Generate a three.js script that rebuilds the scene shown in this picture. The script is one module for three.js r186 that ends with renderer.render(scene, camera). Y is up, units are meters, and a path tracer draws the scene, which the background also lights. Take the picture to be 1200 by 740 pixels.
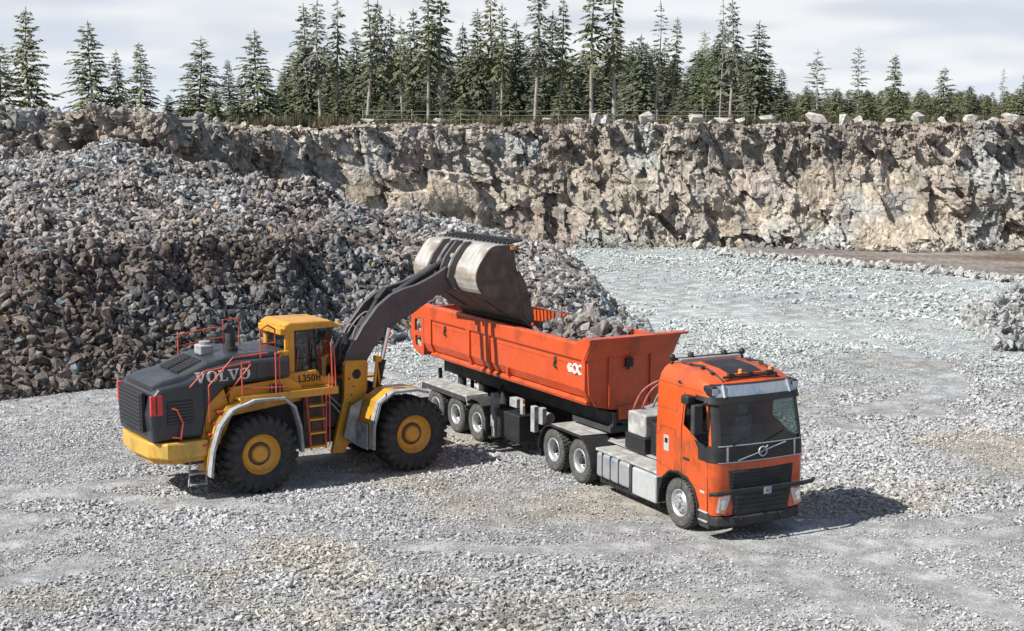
import * as THREE from 'three';
import { ConvexGeometry } from 'three/addons/geometries/ConvexGeometry.js';
import { RoundedBoxGeometry } from 'three/addons/geometries/RoundedBoxGeometry.js';
import { TextGeometry } from 'three/addons/geometries/TextGeometry.js';
import { FontLoader } from 'three/addons/loaders/FontLoader.js';
import { mergeGeometries, mergeVertices, toCreasedNormals } from 'three/addons/utils/BufferGeometryUtils.js';
import { Brush, Evaluator, SUBTRACTION } from 'three-bvh-csg';

// ---------- camera, sky, sun, exposure ----------
const scene = new THREE.Scene();
const CAM_H = 9.09;
const camera = new THREE.PerspectiveCamera(24.33, 1024 / 631, 0.5, 4000);
camera.position.set(0, CAM_H, 0);
camera.rotation.set(THREE.MathUtils.degToRad(-7.766), 0, 0);
scene.add(camera);
const renderer = new THREE.WebGLRenderer({ antialias: true });
renderer.setSize(1024, 631);
renderer.toneMapping = THREE.LinearToneMapping;
renderer.toneMappingExposure = 1.55;
renderer.shadowMap.enabled = true;

function rng(seed) { let a = seed >>> 0; return () => { a = (a + 0x6D2B79F5) | 0; let t = Math.imul(a ^ (a >>> 15), 1 | a); t = (t + Math.imul(t ^ (t >>> 7), 61 | t)) ^ t; return ((t ^ (t >>> 14)) >>> 0) / 4294967296; }; }
function hash(ix, iy, iz) { let h = Math.imul(ix | 0, 374761393) ^ Math.imul(iy | 0, 668265263) ^ Math.imul(iz | 0, 2147483647 - 1274126177); h = Math.imul(h ^ (h >>> 13), 1274126177); h ^= h >>> 16; h = Math.imul(h, 2246822519); return ((h ^ (h >>> 13)) >>> 0) / 4294967296; }
const sm = t => t * t * (3 - 2 * t);
function noise(x, y, s = 0, px = 0, py = 0) {           // value noise, periodic when px, py are given
  let ix = Math.floor(x), iy = Math.floor(y); const fx = sm(x - ix), fy = sm(y - iy);
  const w = (a, p) => p ? ((a % p) + p) % p : a;
  const x0 = w(ix, px), x1 = w(ix + 1, px), y0 = w(iy, py), y1 = w(iy + 1, py);
  const a = hash(x0, y0, s), b = hash(x1, y0, s), c = hash(x0, y1, s), d = hash(x1, y1, s);
  return a + (b - a) * fx + (c - a) * fy + (a - b - c + d) * fx * fy;
}
function fbm(x, y, o = 4, s = 0, px = 0, py = 0) { let v = 0, a = 0.5, n = 0; for (let i = 0; i < o; i++) { v += a * noise(x, y, s + i * 17, px, py); n += a; a *= 0.5; x *= 2; y *= 2; px *= 2; py *= 2; } return v / n; }
const clamp = (v, a, b) => Math.min(b, Math.max(a, v));
const lerp = (a, b, t) => a + (b - a) * t;
const step = (a, b, v) => sm(clamp((v - a) / (b - a), 0, 1));
function interp(list, x) { if (x <= list[0][0]) return list[0][1]; for (let i = 1; i < list.length; i++) if (x <= list[i][0]) { const t = (x - list[i - 1][0]) / (list[i][0] - list[i - 1][0]); return lerp(list[i - 1][1], list[i][1], t); } return list[list.length - 1][1]; }

{ // broken thin cloud over a pale blue sky
  const W = 2048, Hh = 1024, d = new Float32Array(W * Hh * 4);
  for (let j = 0; j < Hh; j++) {
    const el = ((j + 0.5) / Hh - 0.5) * Math.PI, sy = Math.sin(el), cy = Math.cos(el);
    for (let i = 0; i < W; i++) {
      const az = ((i + 0.5) / W - 0.5) * 2 * Math.PI, dx = cy * Math.cos(az), dz = cy * Math.sin(az), k = (j * W + i) * 4;
      const up = Math.max(sy, 0), g = Math.pow(1 - up, 3.2);
      let r = lerp(0.065, 0.51, g), gg = lerp(0.125, 0.55, g), b = lerp(0.245, 0.60, g);
      const q = 1 / (up + 0.085), u = dx * q, v = dz * q;
      const n = fbm(u * 0.9 + 11, v * 0.9 + 5, 5, 3), n2 = fbm(u * 1.9 + 40, v * 1.9, 4, 9);
      const c = step(0.36, 0.62, n * 0.75 + n2 * 0.25) * lerp(0.30, 0.95, g);
      const sh = lerp(0.53, 0.63, step(0.3, 0.66, n2));
      r = lerp(r, sh * 0.97, c); gg = lerp(gg, sh * 0.985, c); b = lerp(b, sh * 1.0, c);
      if (sy < 0) { r = 0.3; gg = 0.3; b = 0.29; }
      d[k] = r; d[k + 1] = gg; d[k + 2] = b; d[k + 3] = 1;
    }
  }
  const t = new THREE.DataTexture(d, W, Hh, THREE.RGBAFormat, THREE.FloatType);
  t.mapping = THREE.EquirectangularReflectionMapping; t.magFilter = THREE.LinearFilter; t.minFilter = THREE.LinearFilter; t.needsUpdate = true;
  scene.background = t; scene.environment = t;
}
const sun = new THREE.DirectionalLight(new THREE.Color(1.0, 0.955, 0.88), 5.0);
sun.position.set(-65.0, 69.5, 31.0 - 45); sun.target.position.set(0, 0, -45);
sun.castShadow = true; sun.shadow.mapSize.set(4096, 4096); sun.shadow.radius = 1;
Object.assign(sun.shadow.camera, { left: -80, right: 80, top: 70, bottom: -70, near: 1, far: 260 });
scene.add(sun, sun.target);

// ---------- helpers ----------
const taken = {};
function numbered(n) { const k = taken[n] = (taken[n] ?? -1) + 1; return k ? `${n}_${String(k).padStart(3, '0')}` : n; }
const V = (x, y, z) => new THREE.Vector3(x, y, z);
function boxUV(g) {                                      // texture coordinates in metres, from the three axes
  if (g.index) g = g.toNonIndexed();
  for (const n of Object.keys(g.attributes)) if (!['position', 'normal', 'color'].includes(n)) g.deleteAttribute(n);
  if (!g.attributes.normal) g.computeVertexNormals();
  const p = g.attributes.position, uv = new Float32Array(p.count * 2), a = V(), b = V(), c = V();
  for (let i = 0; i < p.count; i += 3) {
    a.fromBufferAttribute(p, i); b.fromBufferAttribute(p, i + 1).sub(a); c.fromBufferAttribute(p, i + 2).sub(a); b.cross(c);
    const ax = Math.abs(b.x), ay = Math.abs(b.y), az = Math.abs(b.z);
    for (let k = i; k < i + 3; k++) {
      const x = p.getX(k), y = p.getY(k), z = p.getZ(k);
      uv[2 * k] = ax > ay && ax > az ? z : x; uv[2 * k + 1] = ay >= ax && ay >= az ? z : y;
    }
  }
  g.setAttribute('uv', new THREE.BufferAttribute(uv, 2)); return g;
}
function merge(geos) { const l = geos.flat(Infinity).map(boxUV); return l.length > 1 ? mergeGeometries(l) : l[0]; }
function part(name, geos, mat, parent) { const m = new THREE.Mesh(merge([geos]), mat); m.name = name; m.castShadow = m.receiveShadow = true; parent.add(m); return m; }
function group(name, parent, x = 0, y = 0, z = 0) { const g = new THREE.Group(); g.name = name; g.position.set(x, y, z); parent.add(g); return g; }
function thing(name, label, category, pos = [0, 0, 0], turn = 0, grp) { const g = group(numbered(name), scene, ...pos); g.rotation.y = turn; g.userData = { label, category }; if (grp) g.userData.group = grp; return g; }
const at = (g, x, y, z) => g.translate(x, y, z);
const box = (x0, x1, y0, y1, z0, z1) => at(new THREE.BoxGeometry(Math.abs(x1 - x0), Math.abs(y1 - y0), Math.abs(z1 - z0)), (x0 + x1) / 2, (y0 + y1) / 2, (z0 + z1) / 2);
const rbox = (x0, x1, y0, y1, z0, z1, r = 0.03, seg = 2) => at(new RoundedBoxGeometry(Math.abs(x1 - x0), Math.abs(y1 - y0), Math.abs(z1 - z0), seg, r), (x0 + x1) / 2, (y0 + y1) / 2, (z0 + z1) / 2);
function extr(pts, depth, bevel, holes = []) {
  const s = new THREE.Shape(pts.map(p => new THREE.Vector2(p[0], p[1])));
  for (const h of holes) s.holes.push(new THREE.Path(h.map(p => new THREE.Vector2(p[0], p[1]))));
  return new THREE.ExtrudeGeometry(s, { depth: depth - 2 * bevel, bevelEnabled: bevel > 0, bevelSize: bevel, bevelThickness: bevel, bevelOffset: -bevel, bevelSegments: 2, curveSegments: 8 });
}
const prism = (pts, z0, z1, bevel = 0.01, holes) => at(extr(pts, z1 - z0, bevel, holes), 0, 0, z0 + bevel);                         // side profile (x, y)
const prismY = (pts, y0, y1, bevel = 0.01, holes) => at(extr(pts.map(p => [p[0], -p[1]]), y1 - y0, bevel, holes && holes.map(h => h.map(p => [p[0], -p[1]]))).rotateX(-Math.PI / 2), 0, y0 + bevel, 0);   // plan (x, z)
const prismX = (pts, x0, x1, bevel = 0.01) => at(extr(pts.map(p => [-p[0], p[1]]), x1 - x0, bevel).rotateY(Math.PI / 2), x0 + bevel, 0, 0);   // section (z, y)
function bar(a, b, r, seg = 8) { const A = V(...a), B = V(...b), d = B.clone().sub(A), L = d.length(); const g = new THREE.CylinderGeometry(r, r, L, seg); g.applyQuaternion(new THREE.Quaternion().setFromUnitVectors(V(0, 1, 0), d.normalize())); return at(g, ...A.add(B).multiplyScalar(0.5).toArray()); }
function poly(pts, r, seg = 8) { const o = []; for (let i = 1; i < pts.length; i++) { o.push(bar(pts[i - 1], pts[i], r, seg)); if (i < pts.length - 1) o.push(at(new THREE.SphereGeometry(r, seg, 6), ...pts[i])); } return o; }
const curve = (pts, r, n = 20, seg = 7) => new THREE.TubeGeometry(new THREE.CatmullRomCurve3(pts.map(p => V(...p))), n, r, seg);
const cylZ = (x, y, z0, z1, r, seg = 20, r2 = r) => at(new THREE.CylinderGeometry(r2, r, z1 - z0, seg).rotateX(Math.PI / 2), x, y, (z0 + z1) / 2);
const cylY = (x, z, y0, y1, r, seg = 16, r2 = r) => at(new THREE.CylinderGeometry(r2, r, y1 - y0, seg), x, (y0 + y1) / 2, z);
const cylX = (y, z, x0, x1, r, seg = 16) => at(new THREE.CylinderGeometry(r, r, x1 - x0, seg).rotateZ(Math.PI / 2), (x0 + x1) / 2, y, z);
const lathe = (pts, seg = 40) => new THREE.LatheGeometry(pts.map(p => new THREE.Vector2(p[0], p[1])), seg).rotateX(Math.PI / 2);   // (radius, z)
function strip(line, th, z0, z1) {                       // a band of thickness th that follows a side profile
  const out = line.map(p => [...p]), inn = [];
  for (let i = 0; i < line.length; i++) { const a = line[Math.max(0, i - 1)], b = line[Math.min(line.length - 1, i + 1)], dx = b[0] - a[0], dy = b[1] - a[1], l = Math.hypot(dx, dy); inn.push([line[i][0] + dy / l * th, line[i][1] - dx / l * th]); }
  return prism([...out, ...inn.reverse()], z0, z1, Math.min(0.008, th / 4));
}
const circle = (cx, cy, r, n = 20) => Array.from({ length: n }, (_, i) => [cx + r * Math.cos(i / n * 2 * Math.PI), cy + r * Math.sin(i / n * 2 * Math.PI)]);

// ---------- textures and materials ----------
function dataTex(n, fn, srgb = false) {
  const d = new Uint8Array(n * n * 4);
  for (let j = 0; j < n; j++) for (let i = 0; i < n; i++) { const c = fn(i / n, j / n); for (let k = 0; k < 3; k++) d[(j * n + i) * 4 + k] = clamp(Math.round((Array.isArray(c) ? c[k] : c) * 255), 0, 255); d[(j * n + i) * 4 + 3] = 255; }
  const t = new THREE.DataTexture(d, n, n, THREE.RGBAFormat); t.wrapS = t.wrapT = THREE.RepeatWrapping; t.magFilter = THREE.LinearFilter; t.minFilter = THREE.LinearMipmapLinearFilter; t.generateMipmaps = true;
  if (srgb) t.colorSpace = THREE.SRGBColorSpace; t.needsUpdate = true; return t;
}
const tile = (t, k) => { const c = t.clone(); c.repeat.set(k, k); c.needsUpdate = true; return c; };
const T = {};
T.grain = dataTex(512, (u, v) => { const a = fbm(u * 8, v * 8, 6, 1, 8, 8), b = noise(u * 256, v * 256, 7, 256, 256); return clamp(0.86 + (a - 0.5) * 0.55 + (b - 0.5) * 0.2, 0, 1); }, true);
T.bump = dataTex(512, (u, v) => fbm(u * 12, v * 12, 6, 21, 12, 12));
T.dust = dataTex(512, (u, v) => {                        // dusty paint: pale film in patches and specks, a few scuffs
  const a = fbm(u * 4, v * 4, 6, 31, 4, 4), b = fbm(u * 40, v * 20, 3, 37, 40, 20), c = step(0.48, 0.72, a * 0.65 + b * 0.35), e = step(0.62, 0.72, fbm(u * 90, v * 30, 3, 39, 90, 30)); return [lerp(1, 0.78, c), lerp(1, 0.87, c), lerp(1, 0.97, c)].map(x => x * lerp(0.9, 1, b) * lerp(1, 0.95, e)); }, true);
T.rough = dataTex(256, (u, v) => clamp(0.35 + fbm(u * 6, v * 6, 5, 41, 6, 6) * 0.9, 0, 1));
T.worn = dataTex(512, (u, v) => {                        // steel polished by rock, with rust in streaks
  const a = fbm(u * 3, v * 10, 6, 51, 3, 10), b = fbm(u * 60, v * 6, 3, 57, 60, 6), c = 0.6 * step(0.5, 0.8, a); const k = lerp(0.78, 1, b); return [k * lerp(0.96, 0.68, c), k * lerp(0.96, 0.60, c), k * lerp(0.95, 0.53, c)]; }, true);
const col = (r, g, b) => new THREE.Color().setRGB(r, g, b);
const paint = (r, g, b, o = {}) => new THREE.MeshPhysicalMaterial({ color: col(r, g, b), map: tile(T.dust, 0.4), roughness: 0.55, roughnessMap: tile(T.rough, 0.5), clearcoat: 0.35, clearcoatRoughness: 0.25, ...o });
const matte = (r, g, b, o = {}) => new THREE.MeshStandardMaterial({ color: col(r, g, b), map: tile(T.grain, 0.6), roughness: 0.85, ...o });
const M = {
  orange: paint(0.60, 0.088, 0.016), red: paint(0.58, 0.085, 0.024, { clearcoat: 0.15 }), yellow: paint(0.66, 0.30, 0.018), paleYellow: paint(0.70, 0.38, 0.06),
  charcoal: paint(0.033, 0.036, 0.042, { clearcoat: 0.2 }), grey: matte(0.40, 0.41, 0.42), silver: new THREE.MeshStandardMaterial({ color: col(0.48, 0.50, 0.52), map: tile(T.dust, 0.5), metalness: 0.55, roughness: 0.45 }),
  white: paint(0.42, 0.43, 0.44, { clearcoat: 0.1 }), plate: matte(0.42, 0.42, 0.40), black: matte(0.022, 0.022, 0.024, { roughness: 0.6 }), dark: matte(0.045, 0.045, 0.048), boom: paint(0.088, 0.076, 0.076, { clearcoat: 0.1 }),
  rubber: new THREE.MeshStandardMaterial({ color: col(0.050, 0.049, 0.048), map: tile(T.grain, 1.2), roughness: 0.92, bumpMap: tile(T.bump, 2), bumpScale: 0.01 }),
  dustyRubber: new THREE.MeshStandardMaterial({ color: col(0.10, 0.097, 0.094), map: tile(T.grain, 1.5), roughness: 0.95, bumpMap: tile(T.bump, 2), bumpScale: 0.01 }),
  rail: paint(0.56, 0.085, 0.045, { clearcoat: 0 }), worn: new THREE.MeshStandardMaterial({ color: col(0.62, 0.61, 0.58), map: tile(T.worn, 0.35), metalness: 0.25, roughness: 0.5, roughnessMap: tile(T.rough, 1) }),
  brown: matte(0.13, 0.10, 0.085, { map: tile(T.grain, 0.5) }), chrome: new THREE.MeshStandardMaterial({ color: col(0.75, 0.76, 0.78), metalness: 1, roughness: 0.22 }),
  glass: new THREE.MeshPhysicalMaterial({ color: col(0.55, 0.62, 0.62), transmission: 1, thickness: 0, roughness: 0.03, ior: 1.5 }),
  tint: new THREE.MeshPhysicalMaterial({ color: col(0.02, 0.022, 0.025), roughness: 0.06, clearcoat: 1, clearcoatRoughness: 0.03 }),
  redLamp: new THREE.MeshPhysicalMaterial({ color: col(0.55, 0.012, 0.015), roughness: 0.2, clearcoat: 1 }), amber: new THREE.MeshPhysicalMaterial({ color: col(0.8, 0.25, 0.02), roughness: 0.2, clearcoat: 1 }),
  lampGlass: new THREE.MeshPhysicalMaterial({ color: col(0.42, 0.45, 0.48), roughness: 0.14, metalness: 0.6, clearcoat: 1 }), letter: matte(0.88, 0.88, 0.86, { roughness: 0.5 }), inkBlack: matte(0.012, 0.012, 0.012, { roughness: 0.5 }),
  hose: matte(0.55, 0.16, 0.13), cable: matte(0.30, 0.30, 0.32), wood: matte(0.42, 0.38, 0.33),
};
// ---------- rocks: angular blasted fragments ----------
const vc = o => new THREE.MeshStandardMaterial({ vertexColors: true, map: tile(T.grain, o.k ?? 0.8), bumpMap: tile(T.bump, o.k ?? 0.8), bumpScale: o.b ?? 0.03, roughness: 0.95 });
function rockGeo(seed, n, flat = 0.7) {
  const r = rng(seed), pts = [];
  for (let i = 0; i < n; i++) { const t = r() * 2 * Math.PI, z = r() * 2 - 1, s = Math.sqrt(1 - z * z), k = 0.75 + 0.25 * r(); pts.push(V(s * Math.cos(t) * k, z * k * flat, s * Math.sin(t) * k * (0.7 + 0.3 * r()))); }
  return boxUV(new ConvexGeometry(pts).scale(0.5, 0.5, 0.5));
}
const ROCKS = Array.from({ length: 10 }, (_, i) => rockGeo(100 + i, 10 + (i % 4) * 2, 0.55 + 0.05 * i)), CHIPS = Array.from({ length: 8 }, (_, i) => rockGeo(300 + i, 8 + (i % 3), 0.5 + 0.05 * i));
const rockMat = new THREE.MeshStandardMaterial({ color: 0xffffff, map: tile(T.grain, 1.3), bumpMap: tile(T.bump, 2), bumpScale: 0.03, roughness: 0.95 });
const chipMat = new THREE.MeshStandardMaterial({ color: 0xffffff, roughness: 0.95 });
const toneCache = {};
function rockTone(c) { const m = Math.max(...c), L = Math.max(0.03, Math.round(m * 24) / 24), h = c.map(v => Math.round(v / m * 16) / 16), q = h.map(v => v * L), k = q.join(); return toneCache[k] ??= Object.assign(rockMat.clone(), { color: col(...q.map(v => Math.max(v, 0.03))) }); }
const Q = new THREE.Quaternion(), EU = new THREE.Euler(), MX = new THREE.Matrix4();
function rubble(name, list, geos, mat, parent) {          // list of {x,y,z,s:[..],r:[..],c:[..]}: one uncountable mass
  const g = new THREE.Group(); g.name = name; g.userData.kind = 'stuff'; parent.add(g);
  const by = geos.map(() => []); list.forEach((o, i) => by[i % geos.length].push(o));
  by.forEach((l, gi) => {
    if (!l.length) return;
    const im = new THREE.InstancedMesh(geos[gi], mat, l.length); im.name = name; im.userData.kind = 'stuff'; im.castShadow = im.receiveShadow = true; const c = new THREE.Color();
    l.forEach((o, i) => { MX.compose(V(o.x, o.y, o.z), Q.setFromEuler(EU.set(...o.r)), V(...o.s)); im.setMatrixAt(i, MX); im.setColorAt(i, c.setRGB(...o.c)); });
    g.add(im);
  });
  return g;
}
function single(name, o, geos, i, parent) { const m = new THREE.Mesh(geos[i % geos.length], rockTone(o.c)); m.name = name; m.position.set(o.x, o.y, o.z); m.rotation.set(...o.r); m.scale.set(...o.s); m.castShadow = m.receiveShadow = true; parent.add(m); return m; }
function biggest(list, n, score) { const o = list.map((e, i) => [score(e), i]).sort((a, b) => b[0] - a[0]); const pick = new Set(o.slice(0, n).filter(e => e[0] > 0).map(e => e[1])); return [list.filter((_, i) => pick.has(i)), list.filter((_, i) => !pick.has(i))]; }
const inView = o => { const d = -o.z, u = 600 + 1717 * o.x / d; return d > 24 && u > 0 && u < 1200; };

// ---------- ground of the pit ----------
const PIT = [[-70, 44], [-40, 44], [-25, 44.2], [-16.5, 46.2], [-13, 48.6], [-9, 53], [-4.5, 58.3], [0, 60.3], [4.4, 61.2]];      // foot of the rubble pile: x, distance
const along = (x0, d0, yawDeg, off, l0, l1) => { const c = Math.cos(yawDeg / 57.296), s = Math.sin(yawDeg / 57.296); return [[x0 + c * l0 + s * off, d0 + s * l0 - c * off], [x0 + c * l1 + s * off, d0 + s * l1 - c * off]]; };
const TRACKS = [along(-3.36, 38.26, 32.8, 1.22, -30, 0.5), along(-3.36, 38.26, 32.8, -1.22, -30, 0.5), along(-3.0, 37.0, 47, 1.2, -22, -3), along(-3.0, 37.0, 47, -1.2, -22, -3), along(4.77, 32.2, -63.2, 1.05, -9, 20), along(4.77, 32.2, -63.2, -1.05, -9, 20), along(2.5, 36.6, -60.6, 1.05, -34, -5), along(2.5, 36.6, -60.6, -1.05, -34, -5),
  ...[0, 2.2, 5, 7.2].map(o => [[4, 80 - o], [10, 72 - o], [14, 63 - o], [15.5, 54 - o * 0.6], [14 - o * 0.5, 44]]), ...[0, 2.3].map(o => [[24, 79 - o], [15, 76 - o], [8, 70 - o], [5.8 - o, 62], [6.5 - o, 50], [10 - o, 42]]), ...[0, 2.1].map(o => [[-14, 33 + o], [-7, 31.5 + o], [0, 30 + o * 0.8], [9, 30.5 + o * 0.6], [20, 34 + o]])];
function track(x, d) { let m = 9; for (const l of TRACKS) for (let i = 1; i < l.length; i++) { const [ax, ad] = l[i - 1], ux = l[i][0] - ax, ud = l[i][1] - ad, t = clamp(((x - ax) * ux + (d - ad) * ud) / (ux * ux + ud * ud), 0, 1), q = Math.hypot(x - ax - t * ux, d - ad - t * ud); if (q < m) m = q; } return (1 - step(0.22, 0.62, m + 0.5 * (fbm(x * 1.1, d * 1.1, 3, 60) - 0.5))) * step(0.22, 0.5, fbm(x * 0.25 + 40, d * 0.25, 2, 59)); }
const groundY = (x, d) => 0.05 * (fbm(x * 0.12 + 3, d * 0.12, 3, 61) - 0.5) + (d > 48 ? 0.5 * step(48, 75, d) * (fbm(x * 0.06 + 9, d * 0.09, 3, 66) - 0.5) : 0);
function groundCol(x, d) {
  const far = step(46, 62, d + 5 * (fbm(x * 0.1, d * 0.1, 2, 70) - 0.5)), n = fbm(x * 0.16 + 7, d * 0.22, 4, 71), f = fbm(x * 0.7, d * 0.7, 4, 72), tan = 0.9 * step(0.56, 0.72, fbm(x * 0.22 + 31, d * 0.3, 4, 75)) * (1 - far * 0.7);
  let k = 0.98 + 0.30 * (n - 0.5) + 0.2 * (f - 0.5);
  k *= 1 - 0.36 * step(0.5, 0.72, fbm(x * 0.09 + 3, d * 0.2 + 8, 4, 77)) * step(11, 18, x) * step(50, 56, d) * (1 - step(72, 80, d));   // shade of a slight hollow on the right, painted into the gravel colour
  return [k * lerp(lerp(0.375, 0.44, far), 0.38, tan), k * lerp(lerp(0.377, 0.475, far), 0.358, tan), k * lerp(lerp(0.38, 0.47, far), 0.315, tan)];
}
const ground = (() => {
  const X0 = -90, X1 = 90, D0 = -40, D1 = 128, S = 0.45, nx = Math.round((X1 - X0) / S), nd = Math.round((D1 - D0) / S), pos = [], c = [], uv = [], idx = [];
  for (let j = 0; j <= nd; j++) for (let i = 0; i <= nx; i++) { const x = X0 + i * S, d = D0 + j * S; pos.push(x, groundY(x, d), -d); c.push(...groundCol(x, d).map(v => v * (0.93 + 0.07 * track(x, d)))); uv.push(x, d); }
  for (let j = 0; j < nd; j++) for (let i = 0; i < nx; i++) { const a = j * (nx + 1) + i, b = a + nx + 1; idx.push(a, a + 1, b, b, a + 1, b + 1); }
  const g = new THREE.BufferGeometry(); g.setAttribute('position', new THREE.Float32BufferAttribute(pos, 3)); g.setAttribute('color', new THREE.Float32BufferAttribute(c, 3)); g.setAttribute('uv', new THREE.Float32BufferAttribute(uv, 2)); g.setIndex(idx); g.computeVertexNormals();
  const gm = vc({ k: 0.27, b: 0.05 }); gm.bumpMap = tile(T.bump, 0.43); gm.map.rotation = 0.6; gm.bumpMap.rotation = -0.35; const m = new THREE.Mesh(g, gm); m.name = 'ground'; m.userData = { kind: 'structure', label: 'grey crushed stone floor of the quarry pit', category: 'ground' }; m.receiveShadow = m.castShadow = true; scene.add(m); return m;
})();
function gravelList(seed, n, d0, d1, lo, hi, keep = () => true) {
  const r = rng(seed), out = [];
  while (n-- > 0) {
    const d = Math.sqrt(lerp(d0 * d0, d1 * d1, r())), x = (r() * 2 - 1) * (0.37 * d + 2.5); if (!keep(x, d)) { r(); continue; }
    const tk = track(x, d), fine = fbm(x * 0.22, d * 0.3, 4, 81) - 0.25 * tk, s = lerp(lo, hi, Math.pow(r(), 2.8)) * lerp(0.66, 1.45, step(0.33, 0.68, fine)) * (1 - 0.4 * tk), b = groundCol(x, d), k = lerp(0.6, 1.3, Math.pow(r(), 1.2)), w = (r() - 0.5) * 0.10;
    if (r() > lerp(0.78, 1.15, step(0.28, 0.55, fine)) - 0.2 * tk) continue;
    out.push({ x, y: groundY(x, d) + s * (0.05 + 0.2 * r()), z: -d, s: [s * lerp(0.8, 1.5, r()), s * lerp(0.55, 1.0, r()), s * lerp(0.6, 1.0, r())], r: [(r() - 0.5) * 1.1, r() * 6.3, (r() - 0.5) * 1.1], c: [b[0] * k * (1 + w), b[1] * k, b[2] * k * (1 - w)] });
  }
  return out;
}
const pileH = (x, d) => {
  const foot = interp(PIT, x) + 1.6 * (fbm(x * 0.3, 3, 3, 90) - 0.5); if (d < foot || x > 4.9) return -1;
  const top = interp([[-70, 6.6], [-30, 6.0], [-20, 5.5], [-16, 5.0], [-12.6, 4.3], [-9.5, 3.5], [-6, 2.7], [-3, 2.15], [0.3, 1.5], [1.9, 1.0], [3.6, 0.35], [4.7, -0.5]], x) + 0.105 * (Math.min(d, 70) - 57) + lerp(2.6, 1.3, step(-8, -2, x)) * (fbm(x * 0.4, d * 0.4, 4, 91) - 0.5);
  const ramp = 0.66 * (d - foot) + 3.2 * (fbm(x * 0.42 + 9, d * 0.42, 4, 92) - 0.5) * step(0, 3, d - foot), back = 0.6 * (interp([[-18, 200], [-16.5, 90], [-14, 85], [-4, 82], [2, 78], [4.7, 68]], x) - d);
  const k = 0.9, a = Math.min(ramp, back), h = clamp(0.5 + 0.5 * (top - a) / k, 0, 1); return lerp(top, a, h) - k * h * (1 - h) * 0.5;
};
const gravel1 = gravelList(1, 300000, 22, 43, 0.035, 0.16), gravel2 = gravelList(2, 150000, 43, 64, 0.045, 0.19, (x, d) => pileH(x, d) < 0.05), gravel3 = gravelList(3, 60000, 64, 101, 0.07, 0.30, (x, d) => pileH(x, d) < 0.05 && !(x > 15 && d > interp([[15.5, 94], [20, 90], [25, 85.8], [28.3, 80.5], [33, 77], [62, 72]], x) - 0.3));
{
  const [big, rest] = biggest(gravel1, 300, o => inView(o) && -o.z > 25 ? Math.cbrt(o.s[0] * o.s[1] * o.s[2]) / -o.z : 0);
  big.forEach((o, i) => single('stone', o, CHIPS, i, ground));
  rubble('gravel', [...rest, ...gravel2, ...gravel3], CHIPS, chipMat, ground);
}
{ // brown dirt track along the foot of the wall
  const P = [], idx = [], C = [], n = 90, m = 26, uv = [];
  for (let j = 0; j <= m; j++) for (let i = 0; i <= n; i++) {
    const x = lerp(15.5, 62, i / n), e = 0.9 * (fbm(x * 0.5, 1, 3, 95) - 0.5), d0 = interp([[15.5, 94], [20, 90], [25, 85.8], [28.3, 80.5], [33, 77], [62, 72]], x) + e, d1 = 101, d = lerp(d0, d1, j / m), k = 0.75 + 0.8 * (fbm(x * 0.15, d * 1.1, 4, 97) - 0.5), t = step(0.42, 0.62, fbm(x * 0.18 + 5, d * 0.35, 3, 98)) * step(17, 25, x);
    P.push(x, groundY(x, d) + 0.06 + 0.12 * (fbm(x * 0.2, d * 1.3, 3, 99) - 0.5) * 0.5, -d); C.push(k * lerp(0.34, 0.21, t), k * lerp(0.30, 0.145, t), k * lerp(0.265, 0.11, t)); uv.push(x, d);
  }
  for (let j = 0; j < m; j++) for (let i = 0; i < n; i++) { const a = j * (n + 1) + i, b = a + n + 1; idx.push(a, a + 1, b, b, a + 1, b + 1); }
  const g = new THREE.BufferGeometry(); g.setAttribute('position', new THREE.Float32BufferAttribute(P, 3)); g.setAttribute('color', new THREE.Float32BufferAttribute(C, 3)); g.setAttribute('uv', new THREE.Float32BufferAttribute(uv, 2)); g.setIndex(idx); g.computeVertexNormals();
  const t = new THREE.Mesh(g, vc({ k: 0.5, b: 0.08 })); t.name = 'dirt_track'; t.userData = { kind: 'structure', label: 'brown dirt track below the quarry wall at right', category: 'track' }; t.receiveShadow = true; scene.add(t);
}

// ---------- quarry wall ----------
const PATH = [[-95, 76], [-40, 75], [-24, 74.5], [-17.2, 73.6], [-16.2, 75.5], [-16.4, 94], [-15.2, 98], [-8, 100.5], [-1, 103], [8, 103.5], [16, 102.5], [24, 101], [36, 100.5], [95, 98]];
const CUM = [0]; for (let i = 1; i < PATH.length; i++) CUM.push(CUM[i - 1] + Math.hypot(PATH[i][0] - PATH[i - 1][0], PATH[i][1] - PATH[i - 1][1]));
const PX = PATH.map((p, i) => [CUM[i], p[0]]), PD = PATH.map((p, i) => [CUM[i], p[1]]);
function cell(x, y, k, seed) {                            // nearest jittered point: a broken block with its own depth and tilt
  x /= k; y /= k; const ix = Math.floor(x), iy = Math.floor(y); let best = 9, r = null;
  for (let a = -1; a <= 1; a++) for (let b = -1; b <= 1; b++) { const px = ix + a + hash(ix + a, iy + b, seed), py = iy + b + hash(ix + a, iy + b, seed + 1), q = (x - px) ** 2 + (y - py) ** 2; if (q < best) { best = q; r = [hash(ix + a, iy + b, seed + 2), hash(ix + a, iy + b, seed + 3) - 0.5, hash(ix + a, iy + b, seed + 4) - 0.5, x - px, y - py, hash(ix + a, iy + b, seed + 5)]; } }
  return r;
}
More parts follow.
